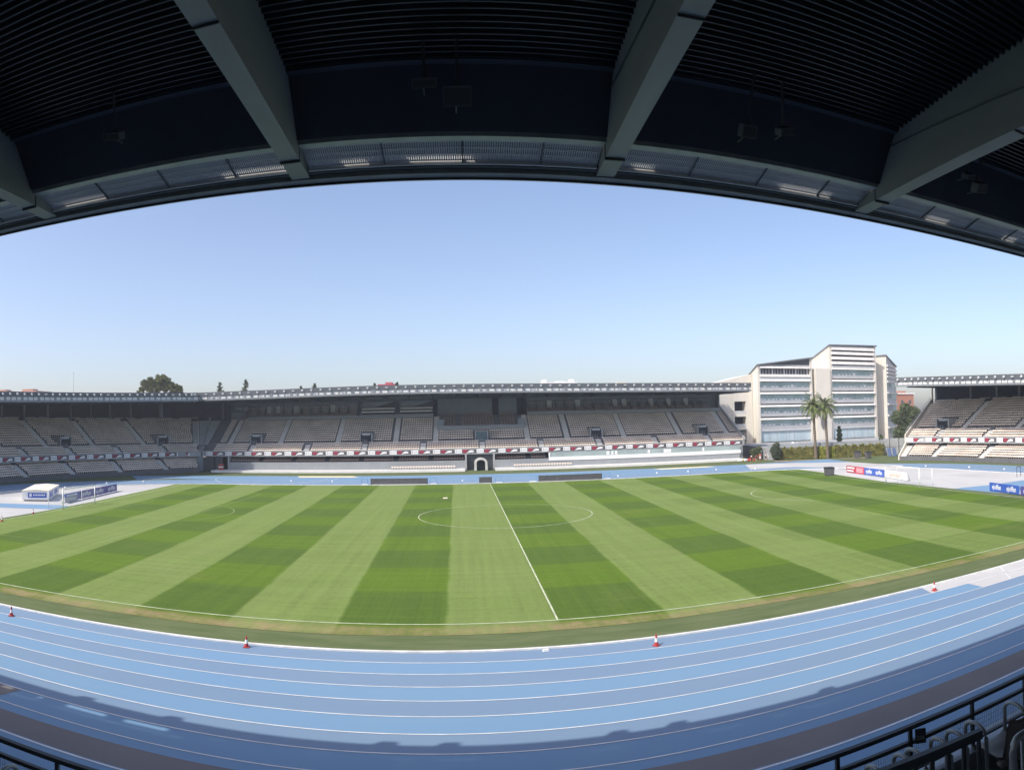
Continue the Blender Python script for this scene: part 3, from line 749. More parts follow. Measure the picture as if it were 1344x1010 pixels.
# ---------------- the curved stand on the left
PL = Path([(-88, -14), (-87.6, 0), (-87.2, 14), (-86, 27), (-83.8, 38.5), (-80.5, 48.5), (-75.8, 58.0), (-72.3, 64.5), (-69.4, 69.2), (-67.2, 71.8), (-64.6, 73.1)], 3)
left = thing('grandstand', 'curved two-tier grandstand wholly in shade behind the white landing mat', 'grandstand', (-80, 48, 0), world=True)
FU = lambda us, d, z: [PL.find(u, d, z) for u in us]
terrace(left, PL, 0, PL.L, FU((-6, 55, 118, 185, 258), 6.5, 7.5), FU((30, 91, 154, 214), 2, 5), FU((86, 214), 5, 7), low=True, low_aisles=FU((27, 90, 153, 213), -1, 1.6))
zl = roof_fit(PL, 6, [(0, 527.5), (100, 527.5), (200, 527), (265, 526)])
roof(left, PL, 0, PL.L + 0.3, zl, ov=6.0, back=18)
def open_back(root, path, q0, q1, step, zf):
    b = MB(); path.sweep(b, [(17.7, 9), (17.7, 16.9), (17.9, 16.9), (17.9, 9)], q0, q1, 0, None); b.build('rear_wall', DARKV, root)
    q = q0 + 1.0; me = None
    while q < q1:
        b = MB(); path.box(b, q - 0.16, q + 0.16, 15.0, 15.4, 12.0, 16.55 + zf(q)); b.build('column', ROOF_F, root); q += step
    b = MB(); q = q0 + 0.5; k = 0
    while q < q1 - 2:
        L = 2.2 if k % 3 else 3.4
        path.box(b, q, q + L, 15.7, 15.75, 12.62, 12.95); q += L + (1.5 if k % 2 else 0.5); k += 1
    build_each(b, 'back_rail', PANEL, root)
open_back(left, PL, 0, PL.L, 5.2, zl)
_p, _n, _t = PL.at(PL.L); a0 = math.atan2(_n.y, _n.x); CN = _p - _n * 0.9; FA = a0 - PI / 2
class Fan:                                                   # wedge of tiers turning the corner about one point
    L = 1.0; ds = 0.06
    def w(s, q, d, z): a = a0 - FA * q; d = d + 0.9; return Vector((CN.x + d * math.cos(a), CN.y + d * math.sin(a), z))
    sweep = Path.sweep; box = Path.box
FN = Fan()
b = MB(); FN.sweep(b, upper_profile(), 0, 1.02); b.build('upper_terrace', CONC_SHADE, left)
b = MB(); FN.sweep(b, [(0, 3.42), (0, 4.72), (0.2, 4.72), (0.2, 3.42)], 0, 1.1); b.build('parapet', CONC, left)
b = MB(); FN.sweep(b, [(0.3, 16.5), (0.3, 17.9), (18.3, 18.2), (18.3, 16.75)], -0.05, 1.05); b.build('roof_slab', ROOF_U, left)
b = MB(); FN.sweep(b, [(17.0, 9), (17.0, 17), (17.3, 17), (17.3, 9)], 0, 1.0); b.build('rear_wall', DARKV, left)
b = MB(); FN.sweep(b, [(0.5, 0), (0.5, 3.5), (1.2, 3.5), (1.2, 0)], 0, 1.2); b.build('back_wall', STEEL_D, left)
b = MB(); b.hexa([(-65.0, 72.6, 0), (-64.7, 72.4, 0), (-63.9, 74.0, 0), (-64.5, 74.3, 0), (-65.0, 72.6, 3.5), (-64.7, 72.4, 3.5), (-63.9, 74.0, 3.5), (-64.5, 74.3, 3.5)]); b.build('pier', WALLG, left)
b = MB()
for d, z in ROWS + [(GANG[0] + 0.7, GANG[2])] + UROWS:
    FN.sweep(b, [(d - 0.42, z - 0.5), (d - 0.42, z + 0.02), (d + 0.37, z + 0.02), (d + 0.37, z - 0.5)], 0.04, 0.97)
b.build('stair', CONC, left)
b = MB()
for d, z in UROWS + ROWS: FN.box(b, 0.46, 0.52, d - 0.42, d + 0.37, z, z + 0.85)
build_each(b, 'dividing_wall', CONC, left, 12)
boards(PL, 3, PL.L, 'the curved shaded stand'); lamps(PL, PL.find(2, -6, 17), PL.L - 0.5, 1.95, 6.0, zl, 'the curved shaded stand', 9)
# ---------------- the stand on the right, sunlit in front
PR = Path([(84.2, 41.8), (85.9, 38), (87.0, 33), (87.7, 26), (88.3, 14), (88.7, 0), (89, -14)], 3)
right = thing('grandstand', 'two-tier grandstand beside the office building with its front rows in sunlight', 'grandstand', (88, 25, 0), world=True)
FR = lambda us, d, z: [PR.find(u, d, z) for u in us]
terrace(right, PR, 0, PR.L, FR((1200.5, 1270, 1341), 6.5, 7.5), FR((1233, 1297), 2, 5), FR((1238,), 5, 7), low=True, low_aisles=FR((1190, 1232, 1295), -1, 1.6))
zr = roof_fit(PR, 4.4, [(1150, 508.5), (1180, 507), (1260, 506), (1344, 504.5)])
roof(right, PR, 0, PR.L, zr, ov=4.4, back=18)
open_back(right, PR, 0, PR.L, 5.6, zr)
b = MB(); b.ring([[PR.w(0, d, z) + PR.at(0)[2].to_3d() * k for d, z in ((-3.4, 0), (-3.4, 0.9), (0, 3.4), (0, 5.2), (3.4, 7.0), (15.4, 13.2), (15.4, 16.6), (16.0, 16.6), (16.0, 10.0), (2.8, 3.0), (2.8, 0))] for k in (-0.25, 0.0)]); b.build('end_wall', CREAM, right)
b = MB()
for k in range(11): b.tube([PR.w(0, 0.2 + k * 1.4, 5.2 + k * 0.72), PR.w(0, 0.2 + k * 1.4, 6.2 + k * 0.72)], 0.035, 5)
b.tube([PR.w(0, 0.2, 6.2), PR.w(0, 14.2, 13.4)], 0.04, 5); b.tube([PR.w(0, 0.2, 5.7), PR.w(0, 14.2, 12.9)], 0.03, 5); b.build('end_rail', GALV, right)
boards(PR, 0.9, PR.L, 'the half sunlit stand'); lamps(PR, 0.8, PR.L, 2.1, 4.4, zr, 'the half sunlit stand', 9)
# ---------------- the stand we are in
near = thing('grandstand', 'dark ribbed cantilever roof and railed terrace of the near grandstand overhead', 'grandstand', (-5, -70, 0), world=True)
X0, X1 = -58, 38
def zs(x): return -0.017 * (x + 4)                          # the eaves run very slightly downhill
def slab(b, prof, x0, x1, mi=0, cap=True, n=1):             # closed (y, z) profile extruded along x with the eaves' fall
    b.ring([[(x, y, z + zs(x)) for y, z in prof] for x in ([x0, x1] if n == 1 else [x0 + (x1 - x0) * i / n for i in range(n + 1)])], mi, cap)
prof = []; y = -59.55                                       # ribbed ceiling sheet
def cz(y): return 15.12 + (-59.55 - y) * 0.105
while y > -84:
    for dy, dz in ((0, 0), (0.020, 0), (0.030, 0.07), (0.120, 0.07), (0.130, 0)): prof.append((y - dy, cz(y - dy) + dz))
    y -= 0.130
prof += [(y, cz(y) + 0.5), (-59.55, 15.62)]
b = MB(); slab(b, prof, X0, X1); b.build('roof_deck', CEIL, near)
b = MB(); slab(b, [(-59.56, 15.50), (-58.78, 14.30), (-58.86, 14.27), (-59.63, 15.45)], X0, X1); slab(b, [(-59.55, 15.10), (-59.52, 15.16), (-59.4, 15.1)], X0, X1); b.build('inner_fascia', mat('navy_fascia', (0.042, 0.048, 0.062), 0.6, noise=0.15, scale=0.5), near)
b = MB(); slab(b, [(-58.80, 14.33), (-58.80, 14.21), (-58.62, 14.21), (-58.62, 14.33)], X0, X1); b.build('inner_trim', TUBE, near)
BX = [-1.64 + 5.62 * k for k in range(-9, 8)]
for x in BX:
    prof = [(-57.75, 13.95), (-57.75, 14.40), (-58.9, 14.62), (-59.7, 15.35), (-84, cz(-84) + 0.2), (-84, 14.85), (-58.6, 13.98)]
    b = MB(); b.ring([[(x + dx, y, z + zs(x)) for y, z in prof] for dx in (-0.17, 0.17)]); b.build('roof_beam', BEAM, near)
    b = MB(); b.box(x - 0.173, -62.62, 14.085 + zs(x), x + 0.173, -62.605, 14.13 + zs(x)); b.box(x - 0.173, -68.1, 14.27 + zs(x), x + 0.173, -68.085, 14.33 + zs(x)); build_each(b, 'beam_splice', STEEL_D, near)
    b = MB(); b.tube([(x - 0.19, -59.3, 14.9 + zs(x)), (x - 0.19, -63, 14.72 + zs(x)), (x - 0.19, -82, 15.1 + zs(x))], 0.016, 6); b.build('conduit', STEEL_D, near)
    b = MB(); b.box(x - 0.178, -58.72, 13.94 + zs(x), x + 0.178, -58.69, 14.3 + zs(x)); b.build('beam_joint', STEEL_D, near)
# perforated soffit between the ribs, and its folded lip
def perf(x0, x1):
    b = MB()
    n = int((x1 - x0) / 0.040)
    for i in range(n):
        x = x0 + (i + 0.5) * (x1 - x0) / n; z = zs(x)
        b.hexa([(x - 0.013, -58.62, 14.235 + z), (x + 0.013, -58.62, 14.235 + z), (x + 0.013, -58.10, 14.075 + z), (x - 0.013, -58.10, 14.075 + z), (x - 0.013, -58.62, 14.245 + z), (x + 0.013, -58.62, 14.245 + z), (x + 0.013, -58.10, 14.085 + z), (x - 0.013, -58.10, 14.085 + z)])
    for k in range(4):
        y = -58.58 + k * 0.15; zz = 14.232 - (y + 58.62) * 0.308
        slab(b, [(y - 0.011, zz - 0.004 + 0.005), (y + 0.011, zz - 0.009 + 0.005), (y + 0.011, zz + 0.004), (y - 0.011, zz + 0.010)], x0, x1)
    for x in [x0 + 1.4 * k for k in range(1, int((x1 - x0) / 1.4) + 1)]:
        b.hexa([(x - 0.012, -58.62, 14.21 + zs(x)), (x + 0.012, -58.62, 14.21 + zs(x)), (x + 0.012, -58.10, 14.05 + zs(x)), (x - 0.012, -58.10, 14.05 + zs(x)), (x - 0.012, -58.62, 14.30 + zs(x)), (x + 0.012, -58.62, 14.30 + zs(x)), (x + 0.012, -58.10, 14.14 + zs(x)), (x - 0.012, -58.10, 14.14 + zs(x))], 1)
    b.build('soffit_panel', [PERF, STEEL_D], near)
    b = MB(); slab(b, [(-58.09, 14.02), (-58.05, 14.02), (-58.05, 14.20), (-58.09, 14.20)], x0, x1); b.build('soffit_lip', LOUV, near)
for x in BX[:-1]:
    if -25 < x < 17: perf(x + 0.19, x + 5.43)
b = MB(); slab(b, [(-58.04, 14.0), (-57.92, 14.0), (-57.92, 14.30), (-58.04, 14.30)], X0, X1); b.build('gutter', STEEL_D, near)
b = MB(); slab(b, [(-57.91, 13.93), (-57.78, 13.90), (-57.78, 14.34), (-57.91, 14.34)], X0, X1); b.build('edge_flange', BEAM, near)
b = MB(); slab(b, [(-57.775, 13.86), (-57.58, 13.92), (-57.55, 14.42), (-57.775, 14.46)], X0, X1); b.build('edge_beam', STEEL_D, near)
# plate added over the soffit; its slots shape the sun dashes below
b = MB(); slab(b, [(-58.75, 14.62), (-58.52, 14.56), (-58.52, 14.60), (-58.75, 14.66)], X0, X1); slab(b, [(-58.26, 14.50), (-57.8, 14.42), (-57.8, 14.45), (-58.26, 14.54)], X0, X1)
rs = random.Random(3); x = X0
while x < X1:
    L = rs.choice((1.2, 1.9, 2.6, 0.7)); slab(b, [(-58.52, 14.56), (-58.26, 14.50), (-58.26, 14.54), (-58.52, 14.60)], x, x + L); x += L + rs.choice((0.7, 1.2, 0.5, 1.6))
b.build('sun_slot_plate', STEEL_D, near)
for u, v in ((112, 907), (225, 932), (499, 972), (581, 975), (808, 965), (884, 948), (1069, 895)):
    x = ground(u, v).x - 0.8 * 14.6
    b = MB(); b.box(x - 0.24, -57.8, 14.46 + zs(x), x + 0.24, -57.5, 14.74 + zs(x)); b.box(x - 0.05, -57.75, 14.35 + zs(x), x + 0.05, -57.6, 14.5 + zs(x)); b.build('roof_lamp', GALV, near)
b = MB(); b.box(X0, -84.2, 0, X1, -84, 18.2); b.box(X0 - 0.2, -84, 0, X0, -64.5, 14); b.build('rear_wall', WALLG, near)
# terrace: rows from the parapet up to where we stand
prof = [(-64.40, 0), (-64.40, 5.66), (-64.62, 5.66), (-64.62, 5.42)]
for i in range(14):
    yy = -65.75 - 0.8 * i; prof += [(yy + (0.8 if i else 1.13), 5.42 + 0.40 * i), (yy, 5.42 + 0.40 * i)]
prof += [(-84, prof[-1][1]), (-84, 0)]
b = MB(); b.ring([[(x, y, z) for y, z in prof] for x in (X0, X1)]); b.build('terrace', mat('grey_terrace', (0.42, 0.42, 0.42), 0.85, noise=0.15, scale=0.7, detail=8), near)
b = MB(); b.box(X0, -64.66, 5.665, X1, -64.36, 5.70)
for i in range(4): b.box(X0, -65.78 - 0.8 * i, 5.425 + 0.40 * (i + 1), X1, -65.70 - 0.8 * i, 5.45 + 0.40 * (i + 1)) if i else None
b.build('parapet_cap', GALV, near)
# front railing: flat top bar, mid bar, wire mesh and posts
PX0, DX = -8.08, 0.868
b = MB(); b.box(-22, -64.575, 6.17, 14, -64.525, 6.21); b.build('top_bar', STEEL_D, near)
b = MB(); b.box(-22, -64.57, 6.02, 14, -64.53, 6.055); b.box(-22, -64.57, 5.745, 14, -64.53, 5.765); b.build('mid_bar', STEEL_D, near)
b = MB(); x = -18.0
while x < 10: b.box(x - 0.0022, -64.5522, 5.765, x + 0.0022, -64.5478, 6.02); x += 0.028
z = 5.79
while z < 6.01: b.box(-18, -64.557, z - 0.002, 10, -64.553, z + 0.002); z += 0.055
b.build('wire_mesh', GALV, near)
k = -10
while PX0 + DX * k < 12:
    x = PX0 + DX * k; b = MB(); b.box(x - 0.02, -64.565, 5.70, x + 0.02, -64.535, 6.17); b.build('rail_post', STEEL_D, near); k += 1
def loop(x, y0, y1, zt, r=0.021):
    pts = [(x, y0, 5.15)] + [(x, y0 - (y0 - y1) / 2 * (1 - math.cos(a)) , zt - 0.10 + 0.10 * math.sin(a)) for a in (math.radians(q) for q in range(0, 181, 18))] + [(x + 0.01, y1, 5.0)]
    b = MB(); b.tube(pts, r, 8); b.build('hand_rail', TUBE, near, True)
for u, v in ((1134, 1001), (1166, 984), (1188, 981), (1215, 964), (1250, 962), (1271, 948), (1334, 927), (20, 1004)):
    g = ground(u, v, 6.17); loop(g.x, -64.82, -65.12, 6.2)
p0, p1 = ground(1120, 1029, 6.5), ground(1287, 962, 6.5)
b = MB(); b.bar(p0, p1, 0.055, 0.075)
for k in range(8):
    p = p1.lerp(p0, (k + 0.15) / 7.6); b.tube([(p.x, p.y, 5.2), (p.x, p.y, p.z)], 0.021, 8)
b.build('hand_rail', STEEL_D, near)
p = ground(1329, 971, 6.7)
b = MB(); b.tube([(p.x, p.y, 5.4), (p.x, p.y, 6.60), (p.x + 0.012, p.y, 6.65), (p.x + 0.05, p.y, 6.69), (p.x + 0.10, p.y, 6.70), (p.x + 1.6, p.y, 6.7)], 0.032, 10); b.tube([(p.x + 0.12, p.y, 5.4), (p.x + 0.12, p.y, 6.68)], 0.02, 8); b.build('hand_rail', TUBE, near, True)
# moulded seats of the front rows (a curved shell on a bracket)
def shell():
    b = MB(); sec = []
    for t, y, z in ((0, 0.24, 0.37), (1, 0.20, 0.42), (2, 0.05, 0.41), (3, -0.12, 0.39), (4, -0.20, 0.42), (5, -0.235, 0.55), (6, -0.26, 0.72), (7, -0.262, 0.80)):
        wd = 0.215 if t < 6 else (0.20 if t == 6 else 0.16)
        sec.append([(-wd, y, z + 0.035), (-wd * 0.5, y - 0.015, z), (0, y - 0.02, z - 0.008), (wd * 0.5, y - 0.015, z), (wd, y, z + 0.035)])
    b.ring(sec, 0, False, False)
    b.ring([[(x, y - 0.02, z - 0.02) for x, y, z in r] for r in sec], 0, False, False)
    b.box(-0.03, -0.18, 0.0, 0.03, -0.10, 0.40); b.box(-0.2, -0.2, 0.33, 0.2, -0.1, 0.37)
    return b.mesh('moulded_seat', mat('taupe_seat', (0.33, 0.29, 0.26), 0.5, noise=0.12, scale=2), True)
SH = shell(); spots = []
for i in range(3):
    for k in range(-14, 24):
        x = -4.4 + 0.5 * k
        if not (-7.4 < x < -1.7 or 0.3 < x < 6): continue
        spots.append((x, -65.0 - 0.8 * i, 5.42 + 0.40 * i))
spots.sort(key=lambda p: (p[0] < -4, abs(p[0] - 2.0) + abs(p[1] + 65)))
for p in spots[:100]: part('seat', SH, near, p)
# section number on the railing
pl = thing('section_sign', 'small dark plate reading 226 clipped to the near railing', 'sign', (-0.20, -64.60, 6.035))
b = MB(); b.box(-0.055, -0.006, 0, 0.055, 0.006, 0.145); b.box(-0.02, 0.006, 0.1, 0.02, 0.02, 0.14); b.build('plate', mat('plate_grey', (0.055, 0.06, 0.068), 0.5), pl)
b = MB(); tm = mesh_to_mb(text_mesh('226', 0.052, 0.001)); b.add(tm, Matrix.Translation((0, -0.009, 0.06)) @ Matrix.Rotation(PI / 2, 4, 'X')); b.build('lettering', mat('grey_digits', (0.5, 0.5, 0.5)), pl)
pl.rotation_euler.z = -0.45; pl.location.y = -64.63
# floodlights and loudspeakers hung below the roof
def roof_box(u, v, wd, ht, name, label, cat, ry=0.0):
    p = at_y(u, v, -59.75); t = thing(name, label, cat, p)
    b = MB(); b.box(-wd / 2, -0.09, -ht / 2, wd / 2, 0.09, ht / 2); b.box(-wd / 2 + 0.02, -0.105, -ht / 2 + 0.02, wd / 2 - 0.02, -0.09, ht / 2 - 0.02); o = b.build('housing', mat('box_grey', (0.075, 0.08, 0.08), 0.5, noise=0.1, scale=4), t)
    b = MB()
    for s in (-1, 1): b.box(s * wd / 2 - 0.01, -0.11, -ht / 2, s * wd / 2 + 0.01, 0.10, ht / 2)
    b.box(-wd / 2, -0.115, ht / 2 - 0.015, wd / 2, 0.1, ht / 2 + 0.012); b.box(-wd / 2, -0.115, -ht / 2 - 0.012, wd / 2, 0.1, -ht / 2 + 0.015)
    b.build('frame', mat('box_edge', (0.12, 0.125, 0.13), 0.5), t)
    b = MB(); b.tube([(0, 0.05, ht / 2), (0, 0.10, cz(p.y) + zs(p.x) - p.z + 0.05)], 0.025, 8); b.tube([(-0.02, 0.05, -ht / 2), (-0.02, 0.3, -ht / 2 - 0.12)], 0.012, 6); b.build('bracket', STEEL_D, t)
    t.rotation_euler = (0.5, ry, 0); return t
roof_box(600, 126, 0.42, 0.26, 'loudspeaker', 'boxy grey loudspeaker hung under the middle bay of the near roof', 'loudspeaker')
roof_box(557, 109, 0.36, 0.12, 'floodlight', 'slim floodlight beside the boxy loudspeaker in the middle bay of the near roof', 'floodlight')
roof_box(150, 178, 0.30, 0.11, 'floodlight', 'slim floodlight alone under the left bay of the near roof', 'floodlight', 0.2)
roof_box(981, 172, 0.24, 0.18, 'loudspeaker', 'squarish loudspeaker on the left of a pair under the right bay of the near roof', 'loudspeaker')
roof_box(1030, 172, 0.26, 0.11, 'floodlight', 'slim floodlight on the right of a pair under the right bay of the near roof', 'floodlight', -0.25)
roof_box(1285, 246, 0.28, 0.18, 'loudspeaker', 'squarish loudspeaker in the outermost bay right of the last big roof beam', 'loudspeaker', -0.2)
roof_box(1271, 231, 0.20, 0.09, 'floodlight', 'small floodlight just above the loudspeaker in the outermost right bay', 'floodlight', -0.2)

# ================================================================== THINGS ON THE FIELD
def goal(x, s, label):
    t = thing('football_goal', label, 'goal', (x, 0, 0), 0 if s > 0 else PI)
    H, Wd = 2.44, 3.66
    for q in (-1, 1):
        b = MB(); b.tube([(0, q * Wd, 0), (0, q * Wd, H)], 0.075, 10); b.build('post', WHITE, t, True)
        b = MB(); b.tube([(2.1, q * (Wd + 0.1), 0), (2.1, q * (Wd + 0.1), 2.2)], 0.035, 8); b.build('net_stanchion', WHITE, t, True)
    b = MB(); b.tube([(0, -Wd - 0.06, H), (0, Wd + 0.06, H)], 0.075, 10); b.build('crossbar', WHITE, t, True)
    b = MB(); st = 0.24; r = 0.006
    n = int(2 * Wd / st)
    for i in range(n + 1):
        y = -Wd + 2 * Wd * i / n; b.bar((0.05, y, H), (2.0, y, 2.15), r, r); b.bar((2.0, y, 2.15), (2.05, y, 0), r, r)
    for i in range(9): z = 2.15 * i / 9; b.bar((2.02, -Wd, z), (2.02, Wd, z), r, r)
    for i in range(8): f = i / 8; b.bar((0.05 + 1.95 * f, -Wd, H - 0.29 * f), (0.05 + 1.95 * f, Wd, H - 0.29 * f), r, r)
    for q in (-1, 1):
        for i in range(9): f = i / 8; b.bar((0.05 + 1.95 * f, q * Wd, H - 0.29 * f), (0.05 + 1.95 * f, q * Wd, 0), r, r)
        for i in range(9): z = 2.15 * i / 9; b.bar((0.05, q * Wd, z), (2.02, q * Wd, z), r, r)
    b.build('net', mat('net_cord', (0.62, 0.66, 0.68), 0.9), t)
    b = MB(); b.bar((2.1, -Wd - 0.1, 2.2), (2.1, Wd + 0.1, 2.2), 0.03, 0.03); b.build('net_rail', GALV, t); return t
goal(-50.1, -1, 'white football goal with net at the left end of the pitch'); goal(50.2, 1, 'white football goal with net at the right end of the pitch')
def cone(x, y, h, label):
    t = thing('traffic_cone', label, 'traffic cone', (x, y, 0.012), random.uniform(0, 1)); s = h / 0.5
    b = MB(); b.ring([[(c * hw, d * hw, z) for c, d in ((-1, -1), (1, -1), (1, 1), (-1, 1))] for hw, z in ((0.14 * s, 0), (0.14 * s, 0.025 * s), (0.12 * s, 0.03 * s))]); b.build('base', RED, t)
    b = MB(); prof = [(0.10, 0.03), (0.08, 0.17), (0.079, 0.17), (0.052, 0.34), (0.051, 0.34), (0.028, 0.5)]
    rings = [[(r * s * math.cos(a * PI / 8), r * s * math.sin(a * PI / 8), z * s) for a in range(16)] for r, z in prof]
    b.ring(rings[0:2], 0, False); b.ring(rings[2:4], 1, False); b.ring(rings[4:6], 0); b.build('cone', [RED, WHITE], t); return t
for (u, v), lab in (((15, 808), 'red and white traffic cone at the far left of lane one'), ((323.5, 849), 'red and white traffic cone on lane one in front of the pale mowing stripe'),
                    ((861.5, 847), 'red and white traffic cone on lane one right of the halfway line'), ((1226.5, 775), 'red and white traffic cone standing on the grey patch at the right')):
    g = ground(u, v); cone(g.x, max(g.y, -44.0), 0.47, lab)
for (u, v), lab in (((43.5, 674), 'small cone beside the pitch edge nearer the left goal'), ((2.5, 684), 'small cone beside the pitch edge at the left border of the view')):
    g = ground(u, v); cone(g.x, g.y, 0.55, lab)
g = ground(716.5, 854)
t = thing('marker_block', 'small white block lying on the turf next to the kerb', 'marker', (g.x, g.y, -0.01), 0.2); b = MB(); b.hexa([(-0.14, -0.06, 0), (0.14, -0.06, 0), (0.14, 0.06, 0), (-0.14, 0.06, 0), (-0.11, -0.04, 0.09), (0.11, -0.04, 0.09), (0.11, 0.04, 0.09), (-0.11, 0.04, 0.09)]); b.build('body', WHITE, t)
g = ground(584.5, 653.5)
t = thing('marker_block', 'flat white pad lying on the dark stripe left of the centre circle', 'marker', (g.x, g.y, 0), 0.0); b = MB(); b.hexa([(-0.32, -0.25, 0), (0.32, -0.25, 0), (0.32, 0.25, 0), (-0.32, 0.25, 0), (-0.28, -0.2, 0.07), (0.28, -0.2, 0.07), (0.28, 0.2, 0.07), (-0.28, 0.2, 0.07)]); b.build('body', TARP, t)
# LED boards along the far touchline, with small frames beside them
def led(x0, x1, y, n, label):
    t = thing('advertising_screen', label, 'advertising screen', ((x0 + x1) / 2, y, 0)); L = x1 - x0
    b = MB()
    for k in range(n): b.box(-L / 2 + L * k / n + 0.04, -0.06, 0.12, -L / 2 + L * (k + 1) / n - 0.04, 0.0, 1.02)
    b.build('panel', SCREEN, t)
    b = MB()
    for k in range(n + 1): b.box(-L / 2 + L * k / n - 0.03, 0.0, 0.05, -L / 2 + L * k / n + 0.03, 0.25, 1.04)
    b.box(-L / 2, -0.02, 0.04, L / 2, 0.2, 0.11); b.build('frame', BLACK, t)
    b = MB(); b.box(-L / 2 + 0.3, -0.35, 0.0, L / 2 - 0.3, -0.05, 0.05); b.build('ground_rail', WHITE, t)
led(-19.8, -10.3, 39.9, 8, 'longest dark advertising screen, far touchline left of the tunnel')
led(-1.7, 0.35, 39.7, 2, 'short two-panel dark screen at the end of the halfway line')
led(8.2, 18.9, 39.6, 8, 'slightly tilted dark advertising screen, far touchline right of the halfway line')
for k, (x, lab) in enumerate(((-20.9, 'small blue and white frame left of the longest dark screen'), (-9.4, 'small blue and white frame right of the longest dark screen'), (1.5, 'small blue and white frame right of the short two-panel screen'), (7.3, 'small blue and white frame left of the tilted dark screen'), (20.0, 'small blue and white frame right of the tilted dark screen'))):
    t = thing('training_frame', lab, 'frame', (x, 40.2, 0))
    b = MB()
    for a, c in (((-0.5, 0, 0), (-0.5, 0, 1.0)), ((0.5, 0, 0), (0.5, 0, 1.0)), ((-0.5, 0, 1.0), (0.5, 0, 1.0)), ((-0.5, 0.6, 0), (-0.5, 0, 1)), ((0.5, 0.6, 0), (0.5, 0, 1))): b.tube([a, c], 0.035, 6)
    b.build('frame', mat('blue_tube', (0.16, 0.30, 0.55), 0.5), t)
    b = MB(); b.box(-0.6, -0.1, 0, 0.6, 0.7, 0.06); b.build('base', WHITE, t)
# sponsor boards behind the goals
TXT = text_mesh('ejoiffan', 0.92, 0.006, 0.012)
def sboard(P, Q, h, panels, label, name='sponsor_board'):
    P, Q = Vector(P), Vector(Q); d = Q - P; L = d.length
    t = thing(name, label, 'sponsor board', ((P.x + Q.x) / 2, (P.y + Q.y) / 2, 0), math.atan2(d.y, d.x))
    for f0, f1, m_, kind in panels:
        x0, x1 = -L / 2 + L * f0, -L / 2 + L * f1; b = MB(); b.box(x0 + 0.01, -0.03, 0.06, x1 - 0.01, 0.03, h); o = b.build('panel', m_, t)
        b = MB(); W_ = x1 - x0; sc = h / 1.1
        if kind == 'word':
            n = max(1, round(W_ / (4.1 * sc)))
            for k in range(n):
                b.add(mesh_to_mb(TXT), Matrix.Translation((x0 + W_ * (k + 0.5) / n, -0.045, h * 0.53)) @ Matrix.Rotation(PI / 2, 4, 'X') @ Matrix.Diagonal((0.85 * W_ / n / 3.6, sc * 0.95, 1, 1)))
        elif kind == 'bars':
            b.box(x0 + 0.1 * W_, -0.05, h * 0.62, x1 - 0.1 * W_, -0.032, h * 0.85); b.box(x0 + 0.08 * W_, -0.05, h * 0.2, x0 + 0.8 * W_, -0.032, h * 0.4)
        elif kind == 'lines':
            for r_ in range(3):
                q = x0 + 0.12 * W_
                while q < x1 - 0.15 * W_: b.box(q, -0.045, h * (0.25 + 0.22 * r_), q + 0.16, -0.032, h * (0.36 + 0.22 * r_)); q += 0.26
        elif kind == 'script':
            q = x0 + 0.2 * W_; k = 0
            while q < x1 - 0.3 * W_: b.box(q, -0.045, h * 0.42, q + 0.15, -0.032, h * (0.55 + 0.18 * ((k * 3) % 4 == 0))); q += 0.24; k += 1
            b.box(x0 + 0.12 * W_, -0.045, h * 0.26, x1 - 0.35 * W_, -0.032, h * 0.33)
        if b.f: b.box(x0 + 0.03, -0.034, 0.1, x1 - 0.03, -0.031, h - 0.04, 1); b.build('lettering', [ORANGE if kind == 'script' else WHITE, m_], o)
    b = MB()
    n = max(2, int(L / 2))
    for k in range(n + 1): x = -L / 2 + 0.05 + (L - 0.1) * k / n; b.bar((x, 0.04, 0.02), (x, 0.55, 0.02), 0.05, 0.04); b.bar((x, 0.05, h * 0.9), (x, 0.5, 0.03), 0.03, 0.03)
    build_each(b, 'stay', STEEL_D, t, 2); return t
sboard((57.3, 24.3), (55.6, 11.3), 1.15, [(0, 0.26, mat('red_maroon_board', (0.40, 0.03, 0.05), 0.5), 'bars'), (0.26, 0.50, mat('pinkish_red', (0.62, 0.06, 0.10), 0.5), 'lines'), (0.50, 1, BLUEB, 'word')], 'sponsor board behind the right goal, red at one end and blue at the other')
sboard((55.4, 10.4), (54.2, 3.9), 1.2, [(0, 1, WHITE, 'script')], 'white sponsor board with orange script seen through the right goal')
sboard((52.2, -14.4), (50.9, -20.3), 1.05, [(0, 1, BLUEB, 'word')], 'blue sponsor board with white words nearest the right edge of the view')
sboard((50.8, -20.6), (49.6, -26.5), 1.05, [(0, 1, PURPB, 'word')], 'violet sponsor board cut by the right edge of the view')
sboard((-54.3, 2.9), (-56.9, 21.2), 1.15, [(0, 0.22, BLUEB, 'bars'), (0.22, 0.5, PURPB, 'word'), (0.5, 1.0, PURPB, 'word')], 'long violet sponsor board behind the left goal')
sboard((-53.6, 1.9), (-54.4, 6.0), 0.75, [(0, 1, PANEL, 'lines')], 'low grey board leaning behind the left goal')
